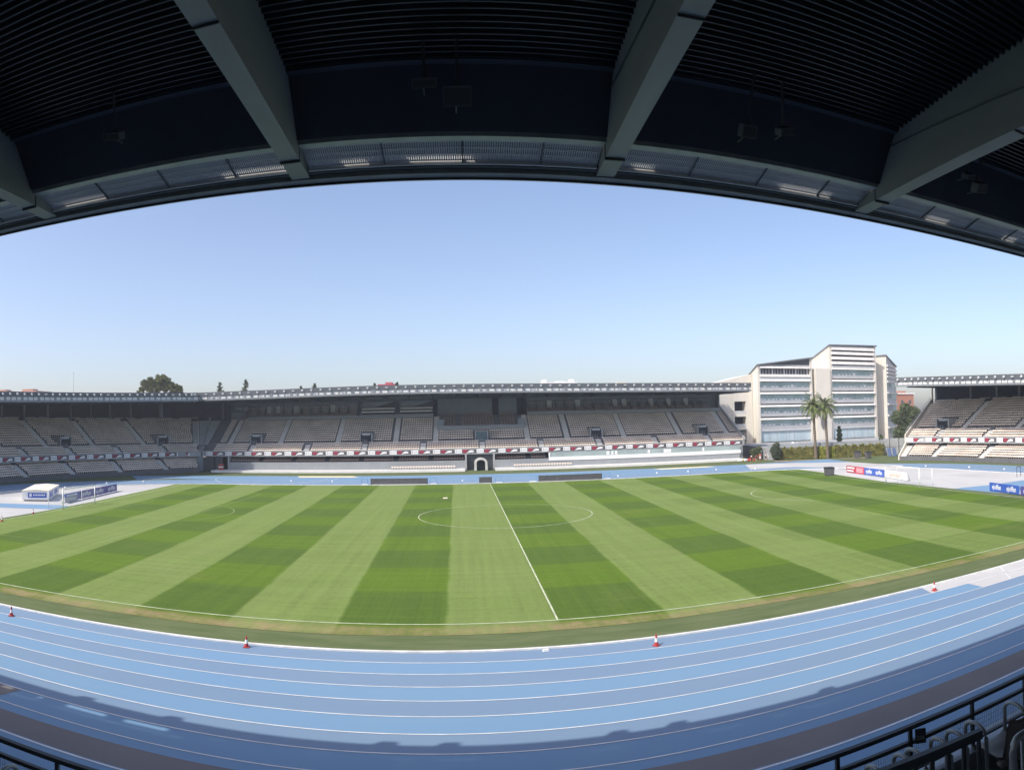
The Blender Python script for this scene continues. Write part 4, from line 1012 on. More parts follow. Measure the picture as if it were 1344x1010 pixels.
# covered landing mat on the left
P_, Q_ = ground(29, 657), ground(64, 657.5)
t = thing('landing_mat', 'white covered landing mat with a beige tarpaulin top and blue signs', 'landing mat', (P_.x, P_.y, 0), math.atan2(Q_.y - P_.y, Q_.x - P_.x)); L = (Q_ - P_).length; D = 10.5
b = MB(); b.box(0, 0, 0.14, L, D, 1.32); b.build('body', WHITE, t)
b = MB(); b.box(0.2, 0.2, 0.0, L - 0.2, D - 0.2, 0.14); b.build('pallet', BLACK, t)
b = MB(); b.ring([[(-0.1, y, 1.32), (L + 0.1, y, 1.32), (L + 0.05, y, 1.42), (L * 0.5, y, 1.56), (-0.05, y, 1.42)] for y in (-0.1, D + 0.1)]); b.build('tarpaulin', TARP, t)
b = MB(); b.box(L * 0.22, -0.04, 0.45, L * 0.92, -0.01, 1.12); o = b.build('sign', BLUEB, t)
b = MB(); b.box(L * 0.23, -0.044, 0.47, L * 0.91, -0.041, 1.10, 1); b.box(L * 0.28, -0.06, 0.6, L * 0.36, -0.045, 1.02); q = L * 0.42
while q < L * 0.86: b.box(q, -0.06, 0.72, q + 0.14, -0.045, 0.93); q += 0.21
b.build('lettering', [WHITE, BLUEB], o)
for y0, y1 in ((1.0, 3.6), (5.4, 8.5)):
    b = MB(); b.box(L + 0.01, y0, 0.45, L + 0.04, y1, 1.12); b.build('sign', BLUEB, t)
# bins and crates
def bin_(u, v, wd, ht, label, lid=True):
    g = ground(u, v); t = thing('wheeled_bin', label, 'bin', (g.x, g.y, 0), random.uniform(-0.3, 0.3))
    b = MB(); b.hexa([(-wd * 0.44, -wd * 0.4, 0.1), (wd * 0.44, -wd * 0.4, 0.1), (wd * 0.44, wd * 0.4, 0.1), (-wd * 0.44, wd * 0.4, 0.1), (-wd / 2, -wd * 0.47, ht * 0.88), (wd / 2, -wd * 0.47, ht * 0.88), (wd / 2, wd * 0.47, ht * 0.88), (-wd / 2, wd * 0.47, ht * 0.88)]); b.build('body', mat('bin_grey', (0.10, 0.10, 0.11), 0.6, noise=0.2, scale=3), t)
    b = MB(); b.hexa([(-wd * 0.53, -wd * 0.52, ht * 0.88), (wd * 0.53, -wd * 0.52, ht * 0.88), (wd * 0.53, wd * 0.52, ht * 0.88), (-wd * 0.53, wd * 0.52, ht * 0.88), (-wd * 0.5, -wd * 0.4, ht * 0.95), (wd * 0.5, -wd * 0.4, ht * 0.95), (wd * 0.5, wd * 0.45, ht), (-wd * 0.5, wd * 0.45, ht)]); b.build('lid', BLACK, t)
    for sx in (-1, 1):
        b = MB(); b.ring([[(sx * wd * 0.36 + k, wd * 0.3 + 0.1 * math.cos(a * PI / 5), 0.1 + 0.1 * math.sin(a * PI / 5)) for a in range(10)] for k in (-0.03, 0.03)]); b.build('wheel', BLACK, t)
bin_(1125.5, 601, 1.35, 1.55, 'dark bin on the grass by the ivy wall, nearer the palms')
bin_(1139.5, 601, 1.2, 1.5, 'dark bin on the grass by the ivy wall, nearer the right stand')
bin_(1088.5, 624, 1.45, 1.4, 'dark wide bin alone at the corner of the pitch')
for u, lab in ((1168.5, 'blue panel leaning by the right stand, nearer the grey wall'), (1175, 'blue panel leaning by the right stand, nearer its end wall')):
    g = ground(u, 598.5); t = thing('leaning_panel', lab, 'panel', (g.x, g.y, 0), -0.5)
    b = MB(); b.hexa([(-0.45, 0, 0), (0.45, 0, 0), (0.45, 0.06, 0), (-0.45, 0.06, 0), (-0.65, 0.7, 1.9), (0.25, 0.7, 1.9), (0.25, 0.76, 1.9), (-0.65, 0.76, 1.9)]); b.build('panel', mat('navy_panel', (0.06, 0.10, 0.20), 0.4), t)
    b = MB(); b.bar((-0.5, 0.1, 0.02), (-0.68, 0.8, 1.9), 0.06, 0.06); b.build('edge', GALV, t)
# barrier on the right-hand track edge
g = ground(1337, 625); t = thing('barrier_frame', 'thin dark hurdle frame on the blue track at the right edge', 'hurdle', (g.x, g.y, 0), 0.3)
b = MB(); b.tube([(-0.6, 0, 0), (-0.6, 0, 1.4), (0.0, 0, 1.5)], 0.04, 6); b.tube([(0.7, 0, 0), (0.7, 0, 1.4)], 0.04, 6); b.tube([(-0.6, 0, 1.42), (0.7, 0, 1.42)], 0.04, 6); b.build('frame', STEEL_D, t)
# small white lane markers dotted round the track
first = None
for u, v in ((85.5, 640), (140, 634), (188, 632), (382, 631.5), (436, 632), (607, 631), (811, 625), (862, 621), (903, 619), (940, 616.5), (991, 615.5), (1215, 612), (1272, 613.5), (1318, 616)):
    g = ground(u, v)
    if first is None:
        first = thing('lane_marker', 'small white lane marker block on the far blue track', 'marker', (g.x, g.y, 0.01), group='small white markers dotted round the blue track')
        b = MB(); b.hexa([(-0.13, -0.1, 0), (0.13, -0.1, 0), (0.13, 0.1, 0), (-0.13, 0.1, 0), (-0.08, -0.05, 0.22), (0.08, -0.05, 0.22), (0.08, 0.05, 0.22), (-0.08, 0.05, 0.22)]); b.build('body', WHITE, first)
    else:
        o = copy_tree(first); o.location = (g.x, g.y, 0.01)
# ================================================================== OFFICE BUILDING, TERRACE AND PLANTING
ob = thing('office_building', 'cream and glass office building of three stepped blocks beyond the far stand', 'building', (90, 104, 0), world=True)
FLOORS = [7.5, 11.2, 14.9, 18.6]
def block(x0, x1, y0, y1, zl, zr, slope, floors, extra, name_side='side_wall'):
    b = MB(); wt = 0.7
    for xa, xb, za in ((x0, x0 + wt, zl), (x1 - wt, x1, zr)):      # side walls follow the mono-pitch roof
        b.hexa([(xa, y0, 0), (xb, y0, 0), (xb, y1, 0), (xa, y1, 0), (xa, y0, za), (xb, y0, za), (xb, y1, za - slope * (y1 - y0)), (xa, y1, za - slope * (y1 - y0))])
    b.box(x0 + wt, y0 + 4, 0, x1 - wt, y1, min(zl, zr) - slope * (y1 - y0) - 0.3)
    b.build('wall', CREAM, ob)
    k = 0.35
    b = MB(); b.hexa([(x0 - k, y0 - 0.5, zl), (x1 + k, y0 - 0.5, zr), (x1 + k, y1, zr - slope * (y1 - y0)), (x0 - k, y1, zl - slope * (y1 - y0)), (x0 - k, y0 - 0.5, zl + 0.22), (x1 + k, y0 - 0.5, zr + 0.22), (x1 + k, y1, zr + 0.22 - slope * (y1 - y0)), (x0 - k, y1, zl + 0.22 - slope * (y1 - y0))]); b.build('roof', ROOF_F, ob)
    a, c = x0 + wt, x1 - wt
    for z in floors:
        b = MB(); b.box(a, y0 + 0.75, z, c, y0 + 0.8, z + 1.75); g = b.build('window', TEAL, ob)
        b = MB(); n = int((c - a) / 1.25)
        for i in range(1, n): b.box(a + (c - a) * i / n - 0.035, y0 + 0.66, z, a + (c - a) * i / n + 0.035, y0 + 0.75, z + 1.75)
        build_each(b, 'mullion', GALV, g)
        b = MB()
        for i in range(n):
            r = random.random()
            if r < 0.72: xx = a + (c - a) * (i + 0.15) / n; b.box(xx, y0 + 0.70, z + 0.12, xx + (c - a) / n * (0.7 if r < 0.5 else 0.35), y0 + 0.74, z + 0.42 + (0.35 if r < 0.06 else 0))
        build_each(b, 'blind_or_reflection', WHITE, g)
        b = MB(); b.hexa([(a, y0 + 0.35, z - 1.0), (c, y0 + 0.35, z - 1.0), (c, y0 + 0.9, z - 1.0), (a, y0 + 0.9, z - 1.0), (a, y0 + 0.15, z - 0.02), (c, y0 + 0.15, z - 0.02), (c, y0 + 0.9, z - 0.02), (a, y0 + 0.9, z - 0.02)]); b.build('spandrel', SPAN, ob)
        b = MB(); b.hexa([(a, y0 - 0.35, z + 1.75), (c, y0 - 0.35, z + 1.75), (c, y0 + 0.9, z + 1.78), (a, y0 + 0.9, z + 1.78), (a, y0 - 0.1, z + 2.32), (c, y0 - 0.1, z + 2.32), (c, y0 + 0.9, z + 2.32), (a, y0 + 0.9, z + 2.32)]); b.build('sun_slab', SLAB, ob)
    for z0, z1, prj, m_ in extra:
        b = MB(); b.hexa([(a, y0 - prj, z0), (c, y0 - prj, z0), (c, y0 + 0.9, z0), (a, y0 + 0.9, z0), (a, y0 - prj + 0.2, z1), (c, y0 - prj + 0.2, z1), (c, y0 + 0.9, z1), (a, y0 + 0.9, z1)]); b.build('sun_slab' if m_ is SLAB else 'spandrel', m_, ob)
    b = MB(); b.box(a, y0 + 1.0, 2.8, c, y0 + 4.5, min(zl, zr) - 0.35 if slope < 0.1 else min(zl, zr) - 0.6); b.build('backing_wall', STEEL_D, ob)
    b = MB(); b.box(a, y0 + 0.7, 2.9, c, y0 + 0.75, 6.0); g = b.build('window', CURT, ob)
    b = MB(); n = int((c - a) / 2.4)
    for i in range(1, n): b.box(a + (c - a) * i / n - 0.05, y0 + 0.6, 2.9, a + (c - a) * i / n + 0.05, y0 + 0.7, 6.0)
    build_each(b, 'mullion', GALV, g)
    b = MB(); b.box(a, y0 + 0.3, 6.0, c, y0 + 1.0, 6.5); b.build('spandrel', SPAN, ob)
block(77.5, 95.6, 100, 122, 25.0, 27.4, 0.42, FLOORS, [(20.98, 21.5, 0.1, SPAN), (21.6, 22.4, 0.2, SLAB), (24.15, 24.7, 0.35, SLAB), (24.9, 25.1, 0.0, SPAN)])
b = MB(); b.box(78.3, 100.75, 22.45, 94.8, 100.8, 24.1); g = b.build('window', STEEL_D, ob)
b = MB()
for i in range(17): b.box(78.6 + i * 0.97, 100.65, 22.45, 78.72 + i * 0.97 + (0.25 if i % 4 == 0 else 0), 100.75, 24.1)
build_each(b, 'mullion', SPAN, g)
b = MB(); b.hexa([(78.2, 100.3, 25.1), (94.9, 100.3, 25.1), (94.9, 100.9, 25.1), (78.2, 100.9, 25.1), (78.2, 100.3, 25.15), (94.9, 100.3, 27.3), (94.9, 100.9, 27.3), (78.2, 100.9, 25.15)]); b.build('gable_panel', STEEL_D, ob)
block(101.9, 119.2, 100, 124, 31.4, 31.7, 0.30, FLOORS + [22.3], [(24.75, 25.3, 0.1, SPAN), (25.6, 26.5, 0.35, SLAB), (27.1, 28.0, 0.35, SLAB), (28.6, 29.5, 0.35, SLAB), (30.0, 30.9, 0.35, SLAB), (31.0, 31.3, 0.2, SPAN)])
# third block, turned away to the right
b = MB(); A_, B_ = Vector((121.2, 106, 0)), Vector((125.2, 102.5, 0)); C_ = Vector((134.5, 109.5, 0)); D_ = Vector((130, 118, 0))
def wall4(P, Q, zp, zq, th=0.6):
    n = Vector((-(Q - P).y, (Q - P).x, 0)).normalized() * th
    return [(P.x, P.y, 0), (Q.x, Q.y, 0), (Q.x + n.x, Q.y + n.y, 0), (P.x + n.x, P.y + n.y, 0), (P.x, P.y, zp), (Q.x, Q.y, zq), (Q.x + n.x, Q.y + n.y, zq), (P.x + n.x, P.y + n.y, zp)]
b.hexa(wall4(A_, B_, 28.8, 29.3)); b.hexa(wall4(C_, D_, 26.2, 25)); b.build('wall', CREAM, ob)
tb = (C_ - B_).normalized(); nb = Vector((tb.y, -tb.x, 0)); Lb = (C_ - B_).length
b = MB(); b.hexa(wall4(B_ - nb * 0.2 + tb * 0.3, C_ - nb * 0.2, 29.0, 26.0)); b.build('backing_wall', SPAN, ob)
def onface(s0, s1, z0, z1, o0, o1): 
    q = []
    for z in (z0, z1):
        for s_, o_ in ((s0, o0), (s1, o0), (s1, o1), (s0, o1)): p = B_ + tb * s_ + nb * o_; q.append((p.x, p.y, z))
    return q
for z in FLOORS + [3.6]:
    b = MB(); b.hexa(onface(0.5, Lb - 0.3, z, z + 1.75, -0.18, 0.0)); g = b.build('window', TEAL, ob)
    b = MB(); b.hexa(onface(1.5, 5.5, z + 0.3, z + 1.5, 0.0, 0.03)); b.build('blind_or_reflection', PANEL, g)
    b = MB(); b.hexa(onface(0.3, Lb, z + 1.8, z + 2.35, -0.1, 0.45)); b.build('sun_slab', SLAB, ob)
for z in (22, 23.2, 24.4, 25.6):
    b = MB(); b.hexa(onface(0.3, Lb * (1 if z < 25.5 else 0.75), z, z + 0.55, -0.1, 0.4)); b.build('sun_slab', SLAB, ob)
b = MB(); b.hexa([(B_.x - 0.3, B_.y - 0.4, 29.2), (C_.x + 0.4, C_.y - 0.2, 26.1), (D_.x, D_.y, 25), (A_.x - 0.3, A_.y, 28.8), (B_.x - 0.3, B_.y - 0.4, 29.5), (C_.x + 0.4, C_.y - 0.2, 26.4), (D_.x, D_.y, 25.3), (A_.x - 0.3, A_.y, 29.1)]); b.build('roof', ROOF_F, ob)
# lower wing towards the far stand, with loggias
b = MB(); zt = lambda x: 20.1 + (x - 66) * 0.23
def wing(xa, xb, z0, z1=None): 
    b.hexa([(xa, 103.5, z0), (xb, 103.5, z0), (xb, 118, z0), (xa, 118, z0), (xa, 103.5, z1 or zt(xa)), (xb, 103.5, z1 or zt(xb)), (xb, 118, z1 or zt(xb)), (xa, 118, z1 or zt(xa))])
wing(65.0, 71.6, 0); b.hexa([(55, 94.6, 0), (65.6, 94.6, 0), (65.6, 103.4, 0), (55, 103.4, 0), (55, 94.6, 18.2), (65.6, 94.6, 18.9), (65.6, 103.4, 19.0), (55, 103.4, 18.3)]); wing(75.2, 77.4, 0); wing(71.6, 75.2, 14.8); wing(71.6, 75.2, 10.4, 11.2); wing(71.6, 75.2, 6.6, 7.4); wing(71.6, 75.2, 0, 3)  # forward block is added to throw shade on the wing and office
b.build('wing_wall', CREAM, ob)
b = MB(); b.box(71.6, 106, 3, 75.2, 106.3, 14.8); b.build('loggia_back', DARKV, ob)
b = MB()
for z in (11.2, 7.4): b.box(71.7, 103.6, z, 75.1, 103.65, z + 0.9)
build_each(b, 'balustrade', SPAN, ob)
b = MB()
for x in (68.5, 71): b.box(x, 103.47, 0, x + 0.04, 103.5, 20)
for z in (7, 12, 17): b.box(65.7, 103.47, z, 71.6, 103.5, z + 0.04)
b.build('cladding_joint', CONC, ob)
b = MB()
for x, z in ((101.87, 8), (101.87, 14), (101.87, 20), (101.87, 25)): b.box(x, 100.2, z, x + 0.03, 123, z + 0.05)
b.build('cladding_joint', CONC, ob)
# terrace wall clad in ivy, balustrade, furniture
HP = [Vector((63.2, 66.0, 0)), Vector((74.5, 62.2, 0)), Vector((78.2, 61.2, 0)), Vector((90.0, 57.6, 0))]
tw = thing('terrace_wall', 'long terrace retaining wall in front of the office building with a grey balustrade', 'wall', (76, 64, 0), world=True)
b = MB(); b.face([(*p.xy, 2.75) for p in HP] + [(120, 99, 2.75), (70, 99, 2.75)]); b.hexa([(HP[0].x, HP[0].y, 0), (HP[-1].x, HP[-1].y, 0), (HP[-1].x + .1, HP[-1].y + .4, 0), (HP[0].x + .1, HP[0].y + .4, 0), (HP[0].x, HP[0].y, 2.76), (HP[-1].x, HP[-1].y, 2.76), (HP[-1].x + .1, HP[-1].y + .4, 2.76), (HP[0].x + .1, HP[0].y + .4, 2.76)])
b.hexa([(63.2, 66.0, 0), (63.5, 66.0, 0), (70.3, 99, 0), (70.0, 99, 0), (63.2, 66.0, 2.74), (63.5, 66.0, 2.74), (70.3, 99, 2.74), (70.0, 99, 2.74)]); b.build('wall', CONC, tw)
b = MB(); b.bar(HP[0] + Vector((0.2, 0.6, 3.2)), HP[-1] + Vector((0.1, 0.6, 3.2)), 0.08, 0.85); b.build('balustrade', PANEL, tw)
rs = random.Random(11)
def leaf_quad(b, p, s, r, mi=0):
    a = Vector((r.gauss(0, 1), r.gauss(0, 1), r.gauss(0, 1))).normalized(); c = a.cross(Vector((r.gauss(0, 1), r.gauss(0, 1), r.gauss(0, 1)))).normalized()
    a *= s; c *= s * 0.6; b.face([p - a, p - c * 0.9, p + a, p + c], mi)
def ivy(P, Q, top, n, name, label, cat, m_, thick=0.45):
    t = thing(name, label, cat, P, 0); d = Q - P; nrm = Vector((d.y, -d.x, 0)).normalized(); b = MB()
    for _ in range(n):
        f = rs.random(); z = rs.random() ** 0.9 * (top + 0.25 * math.sin(f * 37) + 0.15 * math.sin(f * 91)); bul = thick * (0.5 + 0.5 * math.sin(f * 23 + z * 2.1)) * rs.random()
        leaf_quad(b, d * f + nrm * (0.05 + bul) + Vector((0, 0, z)), rs.uniform(0.10, 0.2), rs)
    b.build('foliage', m_, t)
    b = MB()
    for k in range(int(d.length / 1.2)): f = (k + 0.5) / int(d.length / 1.2); b.tube([d * f + nrm * 0.05, d * (f + 0.01) + nrm * 0.1 + Vector((0, 0, top * 0.5)), d * (f - 0.01) + nrm * 0.06 + Vector((0, 0, top * 0.9))], 0.02, 4)
    b.build('stem', TRUNK, t)
ivy(HP[0] + Vector((1.6, -0.5, 0)), HP[1], 2.7, 9000, 'ivy_hedge', 'autumn tinted ivy hedge left of the palms below the terrace', 'hedge', IVY)
ivy(HP[1] + Vector((0.1, 0, 0)), HP[2], 2.6, 2600, 'climber', 'bright yellow-green climber between the two palm trunks', 'climbing plant', IVY_G)
ivy(HP[2] + Vector((0.1, 0, 0)), HP[3], 2.8, 8000, 'ivy_hedge', 'autumn tinted ivy hedge right of the palms below the terrace', 'hedge', IVY)
for k, (x, y) in enumerate(((70.2, 66.8), (71.5, 66.4), (72.8, 66.2), (75.5, 65.4), (77.2, 65.6))):
    lab = ['white terrace chair leftmost above the ivy hedge', 'white terrace chair second from the left above the ivy hedge', 'white terrace chair third from the left above the ivy hedge', 'white terrace chair left of the taller palm trunk', 'white terrace chair between the palm trunks on the terrace'][k]
    t = thing('terrace_chair', lab, 'chair', (x, y, 2.75), rs.uniform(-1, 1), group='white chairs on the terrace')
    b = MB(); b.box(-0.28, -0.28, 0.4, 0.28, 0.28, 0.47); b.build('seat', WHITE, t)
    b = MB(); b.box(-0.28, 0.22, 0.47, 0.28, 0.28, 1.15); b.build('backrest', WHITE, t)
    for sx in (-1, 1):
        for sy in (-1, 1): b = MB(); b.box(sx * 0.25 - 0.03, sy * 0.25 - 0.03, 0, sx * 0.25 + 0.03, sy * 0.25 + 0.03, 0.4); b.build('leg', WHITE, t)
# grey wall between hedge and right stand
t = thing('boundary_wall', 'plain grey panel wall between the ivy hedge and the right stand', 'wall', (89, 58.6, 0), world=True)
P_, Q_ = Vector((90.2, 59.2, 0)), Vector((100.5, 54.5, 0))
b = MB(); b.hexa([(P_.x, P_.y, 0), (Q_.x, Q_.y, 0), (Q_.x + .1, Q_.y + .3, 0), (P_.x + .1, P_.y + .3, 0), (P_.x, P_.y, 3.9), (Q_.x, Q_.y, 3.9), (Q_.x + .1, Q_.y + .3, 3.9), (P_.x + .1, P_.y + .3, 3.9)]); b.build('panel', CONC, t)
b = MB()
for k in range(1, 5): p = P_.lerp(Q_, k / 5); b.box(p.x - 0.06, p.y - 0.08, 0, p.x + 0.06, p.y + 0.02, 3.95)
b.bar(P_ + Vector((0, -0.03, 1.9)), Q_ + Vector((0, -0.03, 1.9)), 0.06, 0.05); b.build('joint', STEEL_D, t)

# ---------------- trees
def blob_crown(blobs, n, s, r, flat=1.0):
    b = MB(); tot = sum(q[3] ** 2 for q in blobs)
    for x, y, z, R in blobs:
        for _ in range(int(n * R * R / tot)):
            d = Vector((r.gauss(0, 1), r.gauss(0, 1), r.gauss(0, 1))).normalized() * R * (r.uniform(0.55, 1.0) if r.random() < 0.8 else r.uniform(0.2, 1.1))
            leaf_quad(b, Vector((x, y, z)) + Vector((d.x, d.y, d.z * flat)), s * r.uniform(0.7, 1.4), r)
    return b
def tree(name, label, cat, x, y, h, trunk_r, blobs, n, s, m_, flat=0.85, group=None):
    t = thing(name, label, cat, (x, y, 0), 0, group); r = random.Random(int(x * 7 + y))
    b = MB(); b.tube([(0, 0, -0.1), (0.1, 0.05, h * 0.3), (0, 0.1, h * 0.6), (0.05, 0, h * 0.85)], [trunk_r, trunk_r * 0.8, trunk_r * 0.6, trunk_r * 0.25], 8)
    for bx_, by_, bz_, R in (blobs if len(blobs) < 20 else blobs[::8]): b.tube([(0, 0.05, h * 0.45), (bx_ * 0.6, by_ * 0.6, (h * 0.5 + bz_) / 2), (bx_, by_, bz_)], [trunk_r * 0.45, trunk_r * 0.3, trunk_r * 0.1], 5)
    b.build('trunk', TRUNK, t, True); blob_crown(blobs, n, s, r, flat).build('crown', m_, t); return t
c = at_y(212, 512, 112); X_, Y_ = c.x, c.y
r = random.Random(5); bl = []
for u, v, R in ((190, 503, 1.7), (198, 500, 1.9), (207, 498, 2.0), (216, 497, 2.1), (221, 501, 1.8), (226, 506, 1.6), (232, 508, 1.5), (237, 509, 1.2), (186, 510, 1.3), (196, 509, 2.0), (207, 508, 2.1), (217, 508, 2.0), (228, 512, 1.6), (182, 513, 0.8), (237, 513, 1.2)):
    for dy in (-1.8, 1.2):
        p = at_y(u, v, 112 + dy); bl.append((p.x - X_, p.y - Y_, p.z - 0.4, R * 0.62))
        for _ in range(7):
            d_ = Vector((r.gauss(0, 1), r.gauss(0, 1), r.gauss(0.25, 1))).normalized() * R * 0.66
            bl.append((p.x - X_ + d_.x, p.y - Y_ + d_.y, p.z - 0.3 + d_.z, R * r.uniform(0.24, 0.42)))
tree('pine_tree', 'broad rounded pine crown rising above the roof of the curved shaded stand', 'tree', X_, Y_, 19, 0.5, bl, 26000, 0.17, PINE)
def conifer(u, vt, Y, wd, label):
    p = at_y(u, vt, Y); h = p.z; t = thing('conifer', label, 'tree', (p.x, Y, 0)); r = random.Random(int(u))
    b = MB(); b.tube([(0, 0, -0.1), (0, 0, h * 0.6), (0, 0, h)], [0.3, 0.2, 0.04], 6); b.build('trunk', TRUNK, t)
    b = MB()
    for k in range(120):
        f = (k / 120) ** 0.8; z = h * (0.30 + 0.70 * f); L = wd * (1 - f) ** 0.75 * r.uniform(0.35, 1.25) + 0.12; a = r.uniform(0, 2 * PI)
        tip = Vector((L * math.cos(a), L * math.sin(a), z + L * 0.35))
        for q in range(34): g = r.random() ** 0.7; leaf_quad(b, Vector((0, 0, z)).lerp(tip, g) + Vector((r.gauss(0, .12), r.gauss(0, .12), r.gauss(0, .12))), 0.17, r)
    b.build('crown', CONI, t)
conifer(288.5, 502, 112, 3.8, 'slim conifer tip right of the broad pine, the leftmost of the thin ones')
conifer(322.5, 498.5, 112, 4.6, 'tallest slim conifer tip above the left end of the far roof')
conifer(413, 503.5, 112, 3.8, 'conifer tip above the far roof left of the red rooftop')
conifer(395, 507.0, 112, 3.2, 'lowest conifer tip barely showing above the far roof')
conifer(492, 503.5, 112, 2.4, 'little tree tip just left of the red rooftop'); conifer(521, 502.0, 113, 2.4, 'little tree tip just right of the red rooftop')
def palm(u, v0, vt, Y, lean, label, seed):
    p = at_y(u, v0, Y); h = at_y(u, vt, Y).z; t = thing('palm_tree', label, 'palm tree', (p.x, Y, 0)); r = random.Random(seed)
    b = MB(); pts = [(lean * (k / 10) ** 1.5, 0, h * k / 10) for k in range(11)]
    b.tube(pts, [0.42 - 0.02 * k if k < 3 else 0.31 - 0.004 * k + (0.03 if k % 2 else 0) for k in range(11)], 9); b.build('trunk', PALMT, t)
    top = Vector(pts[-1]); cr = MB()
    for k in range(46):
        a = 2.39996 * k; el = math.radians(78 - 105 * (k / 46) + r.uniform(-8, 8)); L = r.uniform(3.3, 4.5); prev = top.copy(); seg = 9; d = Vector((math.cos(a) * math.cos(el), math.sin(a) * math.cos(el), math.sin(el)))
        for q in range(seg):
            nx = prev + d * L / seg; d.z -= 0.15 + 0.02 * q; d.normalize()
            side = d.cross(Vector((0, 0, 1))); side = side.normalized() if side.length > 0.01 else Vector((1, 0, 0))
            cr.bar(prev, nx, 0.035, 0.03)
            if q > 0:
                ll = 0.62 * math.sin(PI * (q + 0.6) / (seg + 0.4)) + 0.12
                for g in (0.0, 0.33, 0.66):
                    m0 = prev.lerp(nx, g)
                    for sg in (-1, 1):
                        tip = m0 + (side * sg * 0.8 + d * 0.6 + Vector((0, 0, -0.35 + r.uniform(-.15, .15)))) * ll
                        cr.face([m0, m0 + d * 0.13, tip])
            prev = nx
    cr.build('crown', PALML, t)
    b = MB()
    for k in range(16):
        a = k * 0.8; b.tube([top + Vector((0, 0, -0.2)), top + Vector((0.45 * math.cos(a), 0.45 * math.sin(a), -0.5)), top + Vector((0.55 * math.cos(a), 0.55 * math.sin(a), -1.3))], [0.05, 0.04, 0.02], 4)
    b.build('dead_frond', TRUNK, t); return t
palm(1071, 602, 533, 61.6, -0.5, 'taller palm tree with the straighter trunk, on the left of the two', 3)
palm(1086.5, 601, 533.5, 60.4, -0.5, 'palm tree nearer the middle office block, on the right of the two', 8)
p = ground(1008, 604)
tree('bushy_tree', 'small dark bushy tree beside the left end of the ivy hedge', 'tree', 64.6, 64.6, 2.6, 0.12, [(0, 0, 1.2, 1.1), (-0.4, 0, 2.2, 1.15), (0.5, 0.1, 2.0, 1.05), (0, 0, 3.1, 0.95), (0.2, -0.2, 3.6, 0.6)], 3600, 0.14, CONI)
tree('shrub', 'dark shrub in the shade at the end of the far stand', 'shrub', 62.3, 70.5, 2.0, 0.1, [(0, 0, 1.0, 1.1), (-0.5, 0, 1.9, 1.0), (0.5, 0.1, 1.7, 0.9), (0.9, 0, 2.6, 0.7)], 3000, 0.14, SHRUB)
tree('climbing_shrub', 'narrow upright shrub against the middle office block right of the palms', 'shrub', 80.6, 62.6, 4, 0.08, [(0, 0, 3.2, 0.6), (0, 0, 4.2, 0.7), (0.1, 0, 5.2, 0.7), (0, 0, 6.2, 0.6), (0, 0, 7.0, 0.4)], 3200, 0.13, SHRUB)
tree('climbing_shrub', 'narrow shrub at the right-hand corner of the terrace by the grey wall', 'shrub', 90.6, 59.5, 3, 0.08, [(0, 0, 1.6, 0.8), (0, 0, 2.8, 0.8), (0.1, 0, 3.9, 0.6), (0, 0, 4.6, 0.4)], 2500, 0.13, SHRUB)
tree('leafy_tree', 'dense green tree between the office building and the right stand', 'tree', 122.5, 90, 10, 0.3, [(-1.5, 0, 4, 3.0), (1.5, 0, 6.5, 3.2), (-1.4, 1, 8.8, 2.9), (2.5, -1, 9.5, 2.8), (3.5, 0, 4.5, 3.2), (0.3, 0, 11.6, 2.0), (3.2, 0, 11, 1.6)], 13000, 0.24, SHRUB)
t = thing('tree_plaque', 'dark oval emblem mounted on the cream wall between the palms', 'wall emblem', (98.8, 99.4, 8.2))
b = MB()
b.ring([[(1.0 * math.cos(a * PI / 10), y, 2.2 * math.sin(a * PI / 10)) for a in range(20)] for y in (-0.08, 0.06)]); b.build('plaque', mat('bronze_plaque', (0.17, 0.155, 0.15), 0.6, noise=0.5, scale=3), t)
b = MB()
for a in range(20): b.bar((1.0 * math.cos(a * PI / 10), -0.1, 2.2 * math.sin(a * PI / 10)), (1.0 * math.cos((a + 1) * PI / 10), -0.1, 2.2 * math.sin((a + 1) * PI / 10)), 0.12, 0.12)
b.build('rim', CONC, t)
b = MB(); b.box(96.6 - 98.8, 0.1, -8.2, 101.7 - 98.8, 22, 16.0); b.build('wall_panel', CREAM, t)
# ---------------- rooftops beyond the stands
def far_house(name, label, u0, u1, vt, Y, m_, roofm, extra=()):
    a, c = at_y(u0, vt, Y), at_y(u1, vt, Y); t = thing(name, label, 'building', ((a.x + c.x) / 2, Y, 0)); hw = (c.x - a.x) / 2; h = (a.z + c.z) / 2
    b = MB(); b.box(-hw, 0, -0.1, hw, 12, h - 0.5); b.build('wall', m_, t)
    b = MB(); b.box(-hw - 0.3, -0.3, h - 0.5, hw + 0.3, 12.3, h); b.build('roof', roofm, t)
    b = MB()
    n = max(2, int(2 * hw / 3))
    for i in range(n):
        for z in range(2, int(h) - 2, 3): xx = -hw + 2 * hw * (i + 0.5) / n; b.box(xx - 0.6, -0.05, z, xx + 0.6, 0.0, z + 1.4)
    build_each(b, 'window', GLASS, t)
    for x0, x1, z in extra: b = MB(); b.box(-hw + 2 * hw * x0, 2, h, -hw + 2 * hw * x1, 6, h + z); b.build('roof_cabin', m_, t)
    return t
far_house('apartment_block', 'pale red apartment block top over the left stand, right of another', 22, 47, 513, 170, BRICK, mat('rose_roof', (0.50, 0.30, 0.26), 0.8), ((0.15, 0.7, 1.0),))
far_house('apartment_block', 'brown rooftop at the far left edge of the skyline', -18, 10, 513.5, 170, BRICK, mat('brown_roof', (0.36, 0.26, 0.22), 0.8), ((0.5, 0.8, 0.8),))
far_house('house', 'crimson rooftop poking above the middle of the far roof', 497, 519, 504, 120, mat('crimson_wall', (0.45, 0.12, 0.14), 0.8), mat('crimson_roof', (0.42, 0.07, 0.10), 0.7), ((0.35, 0.75, 0.7),))
